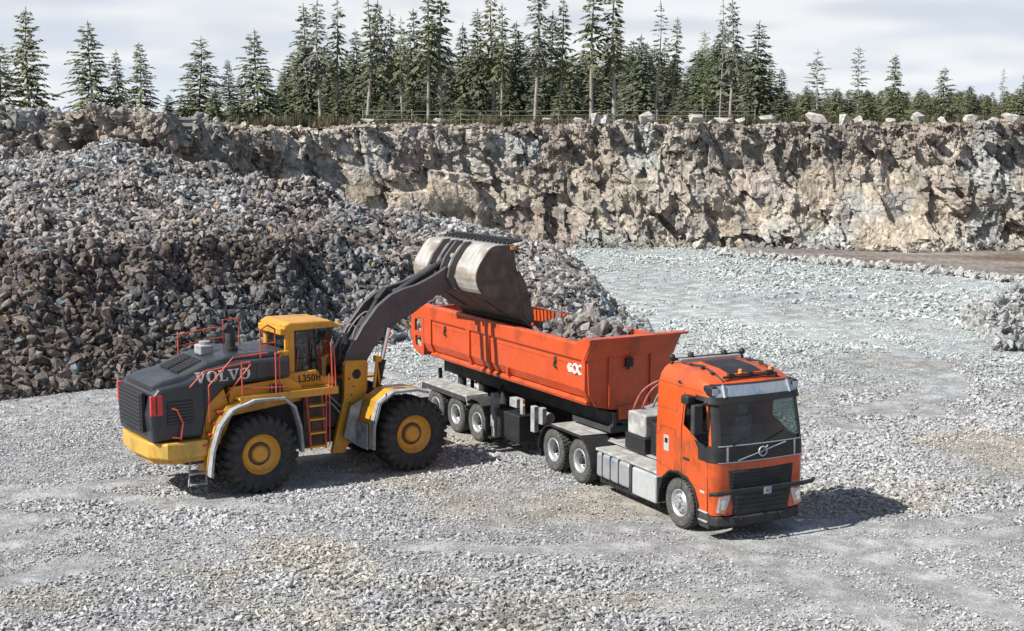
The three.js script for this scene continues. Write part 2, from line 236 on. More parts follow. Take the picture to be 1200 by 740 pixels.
const topH = s => { const x = interp(PX, s), d = interp(PD, s); const base = d < 97 && x < -15.3 ? (x < -16.05 && d < 77 ? interp([[-95, 10.2], [-30, 9.9], [-26, 9.7], [-23, 9.5], [-20, 9.75], [-18.2, 9.3], [-16, 8.9]], x) : lerp(8.9, 8.3, clamp((d - 75) / 20, 0, 1))) : interp([[-15, 8.3], [-8, 8.4], [-2, 8.5], [6, 8.6], [20, 8.65], [40, 8.7]], x); return base + 0.5 * (fbm(s * 0.45, 1, 3, 110) - 0.5) + 0.3 * (cell(s, 0, 0.7, 111)[0] - 0.5); };
function wallPoint(s, t) {
  const e = 1.2, tx = interp(PX, s + e) - interp(PX, s - e), td = interp(PD, s + e) - interp(PD, s - e), l = Math.hypot(tx, td), nx = td / l, nd = -tx / l;      // towards the pit
  const y = t * topH(s), wx = s + 0.5 * (fbm(s * 0.8, y * 0.8, 3, 120) - 0.5), wy = y + 0.5 * (fbm(s * 0.8 + 9, y * 0.8, 3, 121) - 0.5);
  const X = interp(PX, s), wob = 1.4 * (fbm(s * 0.5, y * 0.5, 3, 128) - 0.5), zone = (a, b, ya, yb) => step(a - 0.8, a + 0.8, X + wob) * (1 - step(b - 0.8, b + 0.8, X + wob)) * step(ya - 0.5, ya + 0.5, y + wob) * (1 - step(yb - 0.6, yb + 0.6, y + wob));
  const smooth = Math.max(zone(-12.6, -8.8, 1.5, 7.0), zone(-8.4, -2.6, 0.5, 4.8), zone(23, 30, 0.5, 4.6), zone(14.5, 18, 0.5, 3), 0.8 * step(0.6, 0.68, fbm(s * 0.25 + 2, y * 0.4, 3, 122)) * (1 - step(0.6, 0.85, t)));                   // large sound slabs in the lower wall
  const A = cell(wx * 0.9 + wy * 0.3, wy * 0.62, 2.4, 123), B = cell(wx * 1.1 + wy * 0.35, wy * 0.75, 1.05, 133), C = cell(wx, wy * 0.85, 0.45, 143), w = 1 - 0.75 * smooth;
  let o = 1.5 * (A[0] - 0.5) + 1.5 * (A[1] * A[3] + A[2] * A[4]) + w * (0.75 * (B[0] - 0.5) + 1.2 * (B[1] * B[3] + B[2] * B[4])) + w * (0.26 * (C[0] - 0.5) + 0.5 * (C[1] * C[3] + C[2] * C[4]));
  o += 1.2 * (fbm(s * 0.1, 5, 2, 125) - 0.5) + 1.1 * Math.pow(1 - t, 5) + 0.5 * Math.exp(-((t - 0.42) ** 2) * 60) * step(0.4, 0.6, fbm(s * 0.2, 8, 2, 126)) - (interp(PX, s) < -13.5 ? 0.9 : 2.4) * Math.pow(t, 1.25);
  return { x: interp(PX, s) + nx * o, y: y - 0.15 + 0.12 * w * (C[5] - 0.5) * t, z: -(interp(PD, s) + nd * o), nx, nz: -nd, A, B, C, smooth, t, s };
}
function wallCol(p) {
  const n = fbm(p.s * 0.13 + 4, p.y * 0.35, 4, 150), red = step(0.48, 0.66, fbm(p.s * 0.1 + 60, p.y * 0.22, 3, 151)) , k = 0.62 + 0.32 * p.B[5] + 0.28 * p.C[5] + 0.25 * (p.A[5] - 0.5);
  const a = [lerp(0.305, 0.345, n), lerp(0.283, 0.30, n), lerp(0.258, 0.242, n)], b = [0.26, 0.21, 0.18], t = [0.39, 0.33, 0.255];
  const grey = step(0.6, 0.75, fbm(p.s * 0.25 + 20, p.y * 0.3, 3, 152)); let c = a.map((v, i) => lerp(v, b[i], red * 0.7)); c = c.map((v, i) => lerp(v, t[i], p.smooth * 0.75)); c = c.map((v, i) => lerp(v, [0.30, 0.31, 0.30][i], grey * 0.8)); return c.map(v => v * k * 1.4);
}
const wall = (() => {
  const P = [], C = [], uv = [], idx = [], SS = []; let s = 0; while (s < CUM[CUM.length - 1]) { SS.push(s); const x = interp(PX, s); s += x < -32 || x > 40 ? 0.6 : 0.115; }
  const nt = 76, back = [0.5, 1.2, 2.2, 3.5, 6, 10], rows = nt + 1 + back.length;
  SS.forEach(q => {
    let last;
    for (let j = 0; j <= nt; j++) { const p = wallPoint(q, j / nt); P.push(p.x, p.y, p.z); C.push(...wallCol(p)); uv.push(q, p.y); last = p; }
    for (const b of back) { const bump = 0.35 * (fbm(q * 0.6, b * 0.9, 3, 160) - 0.5); P.push(last.x - last.nx * b, last.y - (last.y > 8.7 && last.x < -12 ? 0.05 * b : 0.012 * b) + bump * (b < 8 ? 1 : 0), last.z - last.nz * b); C.push(...wallCol({ ...last, smooth: 0 }).map(v => v * 1.05)); uv.push(q, last.y + b); }
  });
  for (let i = 0; i < SS.length - 1; i++) for (let j = 0; j < rows - 1; j++) { const a = i * rows + j, b = a + rows; idx.push(a, b, a + 1, a + 1, b, b + 1); }
  let g = new THREE.BufferGeometry(); g.setAttribute('position', new THREE.Float32BufferAttribute(P, 3)); g.setAttribute('color', new THREE.Float32BufferAttribute(C, 3)); g.setAttribute('uv', new THREE.Float32BufferAttribute(uv, 2)); g.setIndex(idx); g = g.toNonIndexed(); g.computeVertexNormals();
  const m = new THREE.Mesh(g, vc({ k: 0.5, b: 0.12 })); m.name = 'quarry_wall'; m.userData = { kind: 'structure', label: 'tan and grey blasted rock wall of the quarry', category: 'rock wall' }; m.castShadow = m.receiveShadow = true; scene.add(m); return m;
})();
{ // loose and broken blocks in the wall and at its foot
  const r = rng(7), list = [], L = CUM[CUM.length - 1];
  for (let i = 0; i < 11000; i++) {
    const s = lerp(CUM[2] - 12, L - 55, r()), t = r() < 0.6 ? lerp(0.68, 1.0, Math.sqrt(r())) : r() < 0.55 ? 0.10 * r() : r(), p = wallPoint(s, t); if (p.smooth > 0.5 && r() < 0.85 && t > 0.08) continue;
    const z = lerp(0.10, t > 0.66 ? 0.7 : 0.95, Math.pow(r(), 3.8)), kk = lerp(0.7, 1.35, r()), c = wallCol(p).map(v => v * kk), o = t < 0.1 ? 0.2 + 1.2 * r() : -0.05 * z;
    list.push({ x: p.x + p.nx * o, y: t < 0.1 ? Math.max(0.05, p.y * 0.6) : p.y, z: p.z + p.nz * o, s: [z * lerp(0.8, 1.4, r()), z * lerp(0.6, 1, r()), z * lerp(0.8, 1.2, r())], r: [r() * 6.3, r() * 6.3, r() * 6.3], c });
  }
  for (let i = 0; i < 8000; i++) {
    const s = i < 4500 ? lerp(CUM[2] - 12, CUM[6], r()) : lerp(CUM[3] - 2.5, CUM[5] - 6, r()), t = lerp(0.45, 1, r()), p = wallPoint(s, t), z = lerp(0.15, 1.0, Math.pow(r(), 3)), kk = lerp(0.65, 1.3, r());
    list.push({ x: p.x, y: p.y, z: p.z, s: [z * lerp(0.8, 1.4, r()), z * lerp(0.6, 1, r()), z], r: [r() * 6.3, r() * 6.3, r() * 6.3], c: wallCol(p).map(v => v * kk) });
  }
  for (let i = 0; i < 9000; i++) {
    const s = lerp(CUM[2] - 12, L - 55, r()), p = wallPoint(s, 1), left = p.x < -12, b = (left ? 8 : p.x < -3 ? 7 : 3.6) * r(), z = lerp(0.1, left ? 0.8 : 0.5, Math.pow(r(), 3.5)), kk = lerp(0.75, 1.35, r()), c = wallCol(p).map(v => v * kk);
    list.push({ x: p.x - p.nx * b, y: p.y - (left && p.y > 8.7 ? 0.05 * b : 0.012 * b) + 0.05 * r(), z: p.z - p.nz * b, s: [z * lerp(0.8, 1.4, r()), z * lerp(0.6, 1, r()), z], r: [r() * 6.3, r() * 6.3, r() * 6.3], c });
  }
  const [big, rest] = biggest(list, 300, o => inView(o) ? o.s[0] * o.s[1] : 0);
  big.forEach((o, i) => single('rock', o, ROCKS, i, wall)); rubble('wall_rubble', rest, ROCKS, rockMat, wall);
}

// ---------- rubble pile ----------
const pile = (() => {
  const x0 = -60, x1 = 5.5, d0 = 42, d1 = 100, S = 0.3, nx = Math.round((x1 - x0) / S), nd = Math.round((d1 - d0) / S), P = [], C = [], uv = [], idx = [];
  for (let j = 0; j <= nd; j++) for (let i = 0; i <= nx; i++) { const x = x0 + i * S, d = d0 + j * S; P.push(x, pileH(x, d) - 0.12, -d); const k = 0.6 + 0.5 * fbm(x, d, 3, 170); C.push(0.2 * k, 0.19 * k, 0.185 * k); uv.push(x, d); }
  for (let j = 0; j < nd; j++) for (let i = 0; i < nx; i++) { const a = j * (nx + 1) + i, b = a + nx + 1; if (Math.max(P[a * 3 + 1], P[b * 3 + 1], P[a * 3 + 4], P[b * 3 + 4]) > -0.3) idx.push(a, a + 1, b, b, a + 1, b + 1); }
  const g = new THREE.BufferGeometry(); g.setAttribute('position', new THREE.Float32BufferAttribute(P, 3)); g.setAttribute('color', new THREE.Float32BufferAttribute(C, 3)); g.setAttribute('uv', new THREE.Float32BufferAttribute(uv, 2)); g.setIndex(idx); g.computeVertexNormals();
  const grp = thing('rubble_pile', 'huge grey heap of blasted rock rubble behind the yellow loader', 'rubble pile');
  const m = new THREE.Mesh(g, vc({ k: 0.8, b: 0.1 })); m.name = 'heap_core'; m.castShadow = m.receiveShadow = true; grp.add(m);
  const r = rng(11), list = [];
  for (let i = 0; i < 380000; i++) {
    const x = lerp(-34, 5.2, Math.pow(r(), 0.85)), d = lerp(43.5, 92, Math.pow(r(), 1.5)); if (Math.abs(x) > 0.40 * d + 3) continue; let h = pileH(x, d); if (h < -0.4) continue; h = Math.max(h, 0.0);
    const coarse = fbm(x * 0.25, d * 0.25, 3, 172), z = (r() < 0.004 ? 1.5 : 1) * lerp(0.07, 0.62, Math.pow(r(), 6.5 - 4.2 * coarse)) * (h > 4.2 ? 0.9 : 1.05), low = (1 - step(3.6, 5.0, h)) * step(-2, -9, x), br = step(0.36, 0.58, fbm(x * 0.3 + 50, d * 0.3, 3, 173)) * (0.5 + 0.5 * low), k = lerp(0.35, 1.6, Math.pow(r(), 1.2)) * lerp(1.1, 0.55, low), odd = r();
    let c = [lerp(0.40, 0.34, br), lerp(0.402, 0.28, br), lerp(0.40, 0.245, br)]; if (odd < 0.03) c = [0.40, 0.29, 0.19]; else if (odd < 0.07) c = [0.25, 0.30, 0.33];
    list.push({ x, y: h + z * (0.02 + 0.2 * r()), z: -d, s: [z * lerp(0.8, 1.4, r()), z * lerp(0.6, 1, r()), z * lerp(0.75, 1.2, r())], r: [r() * 6.3, r() * 6.3, r() * 6.3], c: c.map(v => v * k) });
  }
  const [big, rest] = biggest(list, 300, o => inView(o) ? Math.sqrt(o.s[0] * o.s[1]) / -o.z : 0);
  big.forEach((o, i) => single('rock', o, ROCKS, i, grp)); rubble('loose_rock', rest, ROCKS, rockMat, grp); return grp;
})();
function bank(name, label, category, seed, n, where, lo, hi, c0) {
  const g = thing(name, label, category), r = rng(seed), list = [];
  for (let i = 0; i < n; i++) { const [x, d, y] = where(r), z = lerp(lo, hi, Math.pow(r(), 2.5)), k = lerp(0.7, 1.3, r()); list.push({ x, y: groundY(x, d) + y + z * 0.2, z: -d, s: [z * lerp(0.8, 1.4, r()), z * lerp(0.6, 1, r()), z], r: [r() * 6.3, r() * 6.3, r() * 6.3], c: c0.map(v => v * k) }); }
  const [big, rest] = biggest(list, 60, o => inView(o) ? o.s[0] * o.s[1] : 0);
  big.forEach((o, i) => single('rock', o, ROCKS, i, g)); rubble('loose_rock', rest, ROCKS, rockMat, g); return g;
}
bank('rock_row', 'long row of pale rocks edging the brown dirt track', 'rock row', 21, 2600, r => { const t = r(), x = lerp(13.5, 40, t); return [x, interp([[13.5, 97], [15.5, 94], [20, 90], [25, 85.8], [28.3, 80.5], [33, 77], [62, 72]], x) - 0.8 + (r() + r() - 1) * 1.5, 0.08 * r()]; }, 0.16, 0.75, [0.52, 0.52, 0.50]);
bank('rubble_bank', 'low bank of grey rubble at the right edge of the yard', 'rubble bank', 22, 2600, r => { const t = r(), d = lerp(56, 73, r()), e = interp([[56, 18.9], [60, 19.4], [64, 20.0], [68, 21.2], [73, 24.5]], d), x = e + 8 * t * t; return [x, d, Math.min(0.95, 0.5 * (x - e)) * r()]; }, 0.12, 0.7, [0.46, 0.47, 0.46]);
bank('stone_heap', 'low heap of loose grey stones at the end of the rubble pile', 'stone heap', 23, 500, r => { const a = r() * 6.3, q = Math.sqrt(r()); return [4.4 + 1.6 * q * Math.cos(a), 62.2 + 2 * q * Math.sin(a), 0.35 * (1 - q)]; }, 0.12, 0.6, [0.33, 0.34, 0.345]);

// ---------- land above the wall ----------
{
  const P = [], C = [], uv = [], idx = [], xs = [], ds = []; for (let i = 0; i <= 60; i++) xs.push(lerp(-700, 700, i / 60)); let d = 107.5; while (d < 1500) { ds.push(d); d *= 1.06; }
  for (const dd of ds) for (const x of xs) { const h = 8.2 + 0.25 * (fbm(x * 0.05, dd * 0.05, 2, 180) - 0.5) * step(120, 200, dd) + 7 * step(300, 1200, dd) * fbm(x * 0.003, dd * 0.003, 3, 181); P.push(x, h, -dd); const k = 0.7 + 0.6 * fbm(x * 0.1, dd * 0.1, 3, 182); C.push(0.12 * k, 0.10 * k, 0.06 * k); uv.push(x, dd); }
  const n = xs.length; for (let j = 0; j < ds.length - 1; j++) for (let i = 0; i < n - 1; i++) { const a = j * n + i, b = a + n; idx.push(a, a + 1, b, b, a + 1, b + 1); }
  const g = new THREE.BufferGeometry(); g.setAttribute('position', new THREE.Float32BufferAttribute(P, 3)); g.setAttribute('color', new THREE.Float32BufferAttribute(C, 3)); g.setAttribute('uv', new THREE.Float32BufferAttribute(uv, 2)); g.setIndex(idx); g.computeVertexNormals();
  const m = new THREE.Mesh(g, vc({ k: 0.3, b: 0.1 })); m.name = 'terrain'; m.userData = { kind: 'structure', label: 'forest floor above the quarry wall', category: 'terrain' }; m.receiveShadow = true; scene.add(m);
}
// ---------- trees above the wall ----------
const leafMat = new THREE.MeshPhysicalMaterial({ vertexColors: true, roughness: 0.9, side: THREE.DoubleSide, transmission: 0.3, thickness: 0 });
const barkMat = matte(0.46, 0.42, 0.37), barkDark = matte(0.14, 0.12, 0.10);
function conifer(seed, o) {                                // unit tree 10 m tall: [trunk geometry, crown geometry]
  const r = rng(seed), P = [], C = [], Hh = 10, twigs = [];
  const bend = (y) => [0.12 * Math.sin(y * 0.5 + seed), 0.12 * Math.cos(y * 0.43 + seed * 2)];
  const spray = (p, dir, len, w, k) => {
    const side = V(-dir.z, (r() - 0.5) * 0.8, dir.x).normalize().multiplyScalar(w), tip = p.clone().addScaledVector(dir, len), mid = p.clone().addScaledVector(dir, len * 0.4);
    const a = mid.clone().add(side), b = mid.clone().sub(side); a.y -= w * 0.5; b.y -= w * 0.5;
    for (const q of [p, a, tip, p, tip, b]) P.push(q.x, q.y, q.z);
    for (let i = 0; i < 6; i++) C.push(o.c[0] * k, o.c[1] * k, o.c[2] * k);
  };
  let y = o.bare * Hh;
  while (y < Hh - 0.15) {
    const t = (y - o.bare * Hh) / (Hh * (1 - o.bare)), R = o.w * (Math.pow(1 - t, o.pow) * (0.82 + 0.18 * Math.sin(y * 7 + seed)) * (t < 0.12 ? lerp(0.65, 1, t / 0.12) : 1) + 0.06), n = Math.round(lerp(o.n, 4, t)), a0 = r() * 6.3, [bx, bz] = bend(y);
    for (let b = 0; b < n; b++) {
      if (r() < o.gap) continue;
      const az = a0 + b / n * 6.283 + (r() - 0.5) * 0.8, L = R * lerp(0.45, 1.3, r()), lift = lerp(o.lift0, 0.75, t * t) + (r() - 0.5) * 0.25, yy = y + (r() - 0.5) * 0.25, ca = Math.cos(az), sa = Math.sin(az), tone = lerp(0.55, 1.35, r());
      const m = Math.max(3, Math.round(L * o.dens));
      for (let i = 0; i < m; i++) {
        const f = lerp(0.18, 1, (i + r()) / m), px = V(bx + ca * L * f, yy + L * (lift * f - 0.30 * f * f) + (r() - 0.5) * 0.1, bz + sa * L * f), aa = az + (r() - 0.5) * 2.2;
        spray(px, V(Math.cos(aa), lift * 0.5 - 0.35 - 0.5 * r(), Math.sin(aa)).normalize(), lerp(0.22, 0.5, r()) * o.leaf * lerp(1, 0.7, t), lerp(0.05, 0.11, r()) * o.leaf, tone * lerp(0.75, 1.25, r()));
      }
      if (L > 0.35) twigs.push([[bx, yy, bz], [bx + ca * L * 0.9, yy + L * (lift * 0.9 - 0.24), bz + sa * L * 0.9]]);
    }
    y += lerp(o.gapY, o.gapY * 0.62, t) * lerp(0.7, 1.3, r());
  }
  for (let i = 0; i < 10; i++) { const yy = Hh - 0.5 + 0.06 * i, [bx, bz] = bend(yy); spray(V(bx, yy, bz), V((r() - 0.5) * 0.7, 0.9, (r() - 0.5) * 0.7).normalize(), 0.28, 0.04, 1); }
  const g = new THREE.BufferGeometry(); g.setAttribute('position', new THREE.Float32BufferAttribute(P, 3)); g.setAttribute('color', new THREE.Float32BufferAttribute(C, 3)); g.computeVertexNormals();
  const tr = [], N = 12; for (let i = 0; i < N; i++) { const ya = Hh * i / N, yb = Hh * (i + 1) / N, [ax, az] = bend(ya), [bx, bz] = bend(yb), ra = o.r * (1 - ya / Hh) + 0.015; const c = bar([ax, ya - (i ? 0 : 0.3), az], [bx, yb, bz], ra, 7); tr.push(c); }
  for (const [a, b] of twigs) if (r() < 0.5) tr.push(bar(a, b, 0.014, 3));
  for (let i = 0; i < (o.bare > 0.2 ? 26 : 0); i++) { const yy = lerp(0.1, o.bare, r()) * Hh, az = r() * 6.3, [bx, bz] = bend(yy), L = lerp(0.3, 1.0, r()); tr.push(bar([bx, yy, bz], [bx + Math.cos(az) * L, yy - 0.15 * L, bz + Math.sin(az) * L], 0.012, 3)); }
  return [merge(tr), g];
}
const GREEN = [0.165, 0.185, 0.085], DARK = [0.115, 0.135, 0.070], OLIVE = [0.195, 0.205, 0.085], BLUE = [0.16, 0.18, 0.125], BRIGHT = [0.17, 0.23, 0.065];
const KIND = {
  full: [1, 2, 3, 21, 22].map(i => conifer(i, { bare: 0.03, w: 3.7, pow: 0.8, n: 9, gap: 0.1, lift0: 0.18, dens: 9, leaf: 1.5, gapY: 0.34, r: 0.13, c: i === 2 ? OLIVE : GREEN })),
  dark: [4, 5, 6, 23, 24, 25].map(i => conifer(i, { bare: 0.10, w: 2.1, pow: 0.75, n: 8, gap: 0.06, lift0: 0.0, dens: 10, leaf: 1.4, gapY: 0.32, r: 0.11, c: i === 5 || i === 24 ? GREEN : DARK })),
  tall: [7, 8, 9, 26, 27].map(i => conifer(i, { bare: 0.40, w: 1.35, pow: 0.6, n: 7, gap: 0.15, lift0: -0.05, dens: 11, leaf: 1.3, gapY: 0.36, r: 0.14, c: i === 8 ? BLUE : i === 26 ? OLIVE : GREEN })),
  thin: [10, 11].map(i => conifer(i, { bare: 0.35, w: 1.25, pow: 0.6, n: 5, gap: 0.3, lift0: 0.1, dens: 8, leaf: 1.15, gapY: 0.5, r: 0.08, c: [0.12, 0.135, 0.09] })),
  pine: [12, 13].map(i => conifer(i, { bare: 0.22, w: 2.3, pow: 0.5, n: 6, gap: 0.2, lift0: 0.35, dens: 9, leaf: 1.4, gapY: 0.55, r: 0.10, c: BLUE })),
  leafy: [14].map(i => conifer(i, { bare: 0.18, w: 1.35, pow: 0.45, n: 8, gap: 0.1, lift0: 0.5, dens: 10, leaf: 0.9, gapY: 0.3, r: 0.09, c: BRIGHT })),
};
const landY = (x, d) => 8.35;
function tree(kind, v, u, top, d, label, grp, wide = 1) {
  const x = (u - 600) / 1717 * d, base = landY(x, d), h = CAM_H + (136 - top) * d / 1717 - base, [tg, cg] = KIND[kind][v % KIND[kind].length];
  const t = thing(kind === 'leafy' ? 'birch_tree' : kind === 'pine' ? 'pine_tree' : 'spruce_tree', label, 'tree', [x, base, -d], (u * 1.7) % 6.28, grp);
  t.rotation.z = 0.05 * (hash(Math.round(u), 7, 1) - 0.5); const s = h / 10, w = s * wide * lerp(0.85, 1.2, hash(Math.round(u), 9, 2)); t.scale.set(w, s, w);
  for (const [n, g, m] of [['trunk', tg, kind === 'dark' || kind === 'full' ? barkDark : barkMat], ['crown', cg, leafMat]]) { const q = new THREE.Mesh(g, m); q.name = n; q.castShadow = q.receiveShadow = true; t.add(q); }
}
const ORD = ['first', 'second', 'third', 'fourth', 'fifth', 'sixth', 'seventh', 'eighth', 'ninth', 'tenth', 'eleventh', 'twelfth', 'thirteenth', 'fourteenth', 'fifteenth', 'sixteenth', 'seventeenth', 'eighteenth', 'nineteenth', 'twentieth', 'twenty-first', 'twenty-second', 'twenty-third', 'twenty-fourth', 'twenty-fifth', 'twenty-sixth', 'twenty-seventh', 'twenty-eighth', 'twenty-ninth', 'thirtieth'];
const WORDS = { full: 'bushy spruce branched almost to the ground', dark: 'dark narrow spruce', tall: 'tall spruce with pale bare lower trunk', thin: 'thin sparse spruce with see-through crown', pine: 'loose-crowned pine', leafy: 'bright green leafy tree' };
// the single trees at the left, the stand in the middle, the single trees at the right: kind, image column, top, distance, width
const LEFT = [['full', 6, 52, 112, 1], ['full', 40, 14, 116, 0.8], ['full', 112, 29, 114, 0.85], ['dark', 143, 62, 120, 0.9], ['full', 169, 53, 112, 0.95], ['full', 238, 46, 113, 0.95], ['dark', 272, 72, 124, 1.1], ['full', 304, 38, 114, 0.8], ['dark', 336, 78, 122, 1.2]];
const STAND = [['dark', 361, 10, 118, 0.85], ['tall', 376, 4, 114, 0.9], ['tall', 398, 3, 115, 0.95], ['dark', 421, 38, 124, 0.9], ['tall', 434, 6, 113, 0.9], ['dark', 442, 4, 122, 0.8], ['tall', 459, 16, 114, 0.85], ['tall', 473, 25, 113, 0.85], ['dark', 487, 15, 120, 0.85], ['tall', 503, -18, 113, 0.9], ['tall', 518, -12, 114, 0.95], ['dark', 544, 32, 121, 0.9], ['dark', 560, 16, 119, 0.8], ['tall', 576, -2, 116, 0.95], ['tall', 588, 10, 113, 0.8], ['dark', 604, 29, 121, 0.9], ['tall', 629, -22, 112, 0.95], ['dark', 645, 18, 120, 0.85], ['tall', 659, 4, 113, 0.95], ['tall', 691, -20, 112, 0.9], ['tall', 717, -26, 112, 0.95], ['dark', 752, 44, 122, 0.95], ['thin', 768, 8, 113, 0.9], ['tall', 788, 26, 115, 0.9], ['leafy', 822, 40, 114, 0.95], ['thin', 843, 6, 112, 0.8], ['tall', 855, 2, 114, 0.85], ['dark', 874, 92, 120, 1.1]];
const RIGHT = [['dark', 912, 82, 116, 1.2], ['pine', 953, 61, 115, 0.9], ['pine', 1001, 58, 113, 0.8], ['full', 1044, 66, 150, 0.75], ['dark', 1074, 104, 118, 1.4], ['full', 1101, 80, 115, 0.9], ['dark', 1130, 102, 124, 1.3], ['thin', 1169, 82, 113, 0.9], ['dark', 1197, 86, 115, 1.1]];
LEFT.forEach((a, i) => tree(a[0], i, a[1], a[2], a[3], `${WORDS[a[0]]}, ${ORD[i]} tree from the left edge`, 'scattered trees at the left', a[4]));
STAND.forEach((a, i) => tree(a[0], i, a[1], a[2], a[3], `${WORDS[a[0]]}, ${ORD[i]} from left in the tall middle stand`, 'tall middle stand', a[4]));
RIGHT.forEach((a, i) => tree(a[0], i, a[1], a[2], a[3], `${WORDS[a[0]]}, ${ORD[i]} of the lone trees right of the stand`, 'lone trees at the right', a[4]));
{ // darker spruces deeper in the stand
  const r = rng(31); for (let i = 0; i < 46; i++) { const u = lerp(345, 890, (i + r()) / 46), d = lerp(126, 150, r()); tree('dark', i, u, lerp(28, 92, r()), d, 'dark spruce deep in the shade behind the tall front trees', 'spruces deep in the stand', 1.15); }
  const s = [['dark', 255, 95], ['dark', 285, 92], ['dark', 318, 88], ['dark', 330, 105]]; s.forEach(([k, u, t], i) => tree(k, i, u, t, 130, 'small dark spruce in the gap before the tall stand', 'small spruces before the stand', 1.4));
}
{ // the wood far behind, one mass
  const r = rng(32), g = merge([KIND.dark[0][1].clone()]), n = 900, im = new THREE.InstancedMesh(g, new THREE.MeshStandardMaterial({ vertexColors: true, roughness: 0.95, side: THREE.DoubleSide }), n); im.name = 'far_forest'; im.userData = { kind: 'stuff', label: 'low far forest and undergrowth behind the rim', category: 'forest' };
  for (let i = 0; i < n; i++) {
    const low = i >= 620, right = i < 430, d = low ? lerp(109, 124, r()) : right ? lerp(190, 420, r()) : lerp(155, 210, r()), u = right ? lerp(850, 1330, r()) : low ? lerp(190, 1230, r()) : lerp(330, 900, r()), x = (u - 600) / 1717 * d, h = right ? CAM_H + lerp(8, 30, Math.pow(r(), 0.7)) * d / 1717 - 8.4 : low ? lerp(0.4, 3.4, Math.pow(r(), 3)) : lerp(4.5, 8.5, r()), k = lerp(0.7, 1.4, r());
    MX.compose(V(x, low ? 8.15 : 8.4, -d), Q.setFromEuler(EU.set(0, r() * 6.3, 0)), V(h / 10 * 1.7, h / 10, h / 10 * 1.7)); im.setMatrixAt(i, MX); im.setColorAt(i, col(k * 1.05, k, k));
  }
  im.castShadow = im.receiveShadow = true; scene.add(im);
}
{ // grass and low scrub on the rim
  const r = rng(33), g = new THREE.BufferGeometry(), P = []; for (let i = 0; i < 14; i++) { const a = r() * 6.3, q = r() * 0.25, x = Math.cos(a) * q, z = Math.sin(a) * q, h = 0.25 + 0.5 * r(), w = 0.03, b = a + 1.5; P.push(x - w * Math.cos(b), 0, z - w * Math.sin(b), x + w * Math.cos(b), 0, z + w * Math.sin(b), x * 2, h, z * 2); }
  g.setAttribute('position', new THREE.Float32BufferAttribute(P, 3)); g.computeVertexNormals();
  const n = 2600, im = new THREE.InstancedMesh(boxUV(g), new THREE.MeshStandardMaterial({ roughness: 0.95, side: THREE.DoubleSide }), n); im.name = 'rim_grass'; im.userData = { kind: 'stuff', label: 'grass and low scrub along the top of the wall', category: 'grass' };
  for (let i = 0; i < n; i++) { const d = lerp(107, 122, r()), x = (r() * 2 - 1) * 0.38 * d, k = lerp(0.6, 1.3, r()), s = lerp(0.6, 1.5, r()); MX.compose(V(x, 8.32, -d), Q.setFromEuler(EU.set(0, r() * 6.3, 0)), V(s * 1.5, s, s * 1.5)); im.setMatrixAt(i, MX); im.setColorAt(i, r() < 0.5 ? col(0.12 * k, 0.10 * k, 0.06 * k) : col(0.06 * k, 0.072 * k, 0.032 * k)); }
  im.receiveShadow = true; scene.add(im);
}
{ // fence along the rim
  const f = thing('rail_fence', 'thin pale rail fence along the rim in front of the trunks', 'fence'); let a = null; const X = []; for (let x = -11; x <= 21; x += 3.6) X.push(x);
  X.forEach((x, i) => { const d = 108.5, h = 1.15 + 0.15 * hash(i, 3, 1); part('post', bar([x, 8.1, -d], [x + 0.06, 8.3 + h, -d], 0.035, 6), M.wood, f); if (a) for (const k of [0.45, 0.8, 1.1]) part('rail', bar([a[0], 8.3 + k + 0.08 * hash(i, k * 10, 2), -d + 0.07], [x + 0.05, 8.3 + k + 0.08 * hash(i, k * 10, 5), -d + 0.07], 0.014, 5), M.wood, f); a = [x]; });
}
{ // pale boulders set along the rim: image column, size, distance
  const B = [[433, 1.0, 103.5], [516, 0.8, 104], [640, 0.7, 104], [677, 0.7, 104], [696, 1.25, 104], [709, 0.9, 104], [728, 0.75, 104.5], [755, 1.2, 104], [790, 0.8, 104], [815, 1.2, 103.5], [846, 1.25, 103.5], [866, 0.9, 103.5], [897, 1.15, 103], [952, 1.35, 102.5], [985, 1.1, 102], [1003, 0.8, 102], [1040, 0.75, 101.5], [1073, 1.15, 101.5], [1100, 0.7, 101.5], [1132, 1.15, 101.5], [1161, 0.95, 101.5], [1184, 1.6, 101.2]];
  const spots = [0, 1].map(() => 0); const r = rng(41);
  B.forEach(([u, s, d], i) => { const x = (u - 600) / 1717 * d, k = lerp(0.9, 1.15, r()); const m = single(numbered('boulder'), { x, y: 8.62 + s * 0.22, z: -d, s: [s * 1.5, s * 1.05, s * 1.2], r: [0.2 * r(), r() * 6.3, 0.3 * r()], c: [0.52 * k, 0.50 * k, 0.46 * k] }, ROCKS, i, scene); m.userData = { label: `${s > 1.3 ? 'largest' : s > 1.1 ? 'big' : s < 0.8 ? 'small' : 'middling'} pale boulder on the rim, ${ORD[i]} of the boulder row from the left`, category: 'boulder', group: 'boulders along the rim' }; });
}
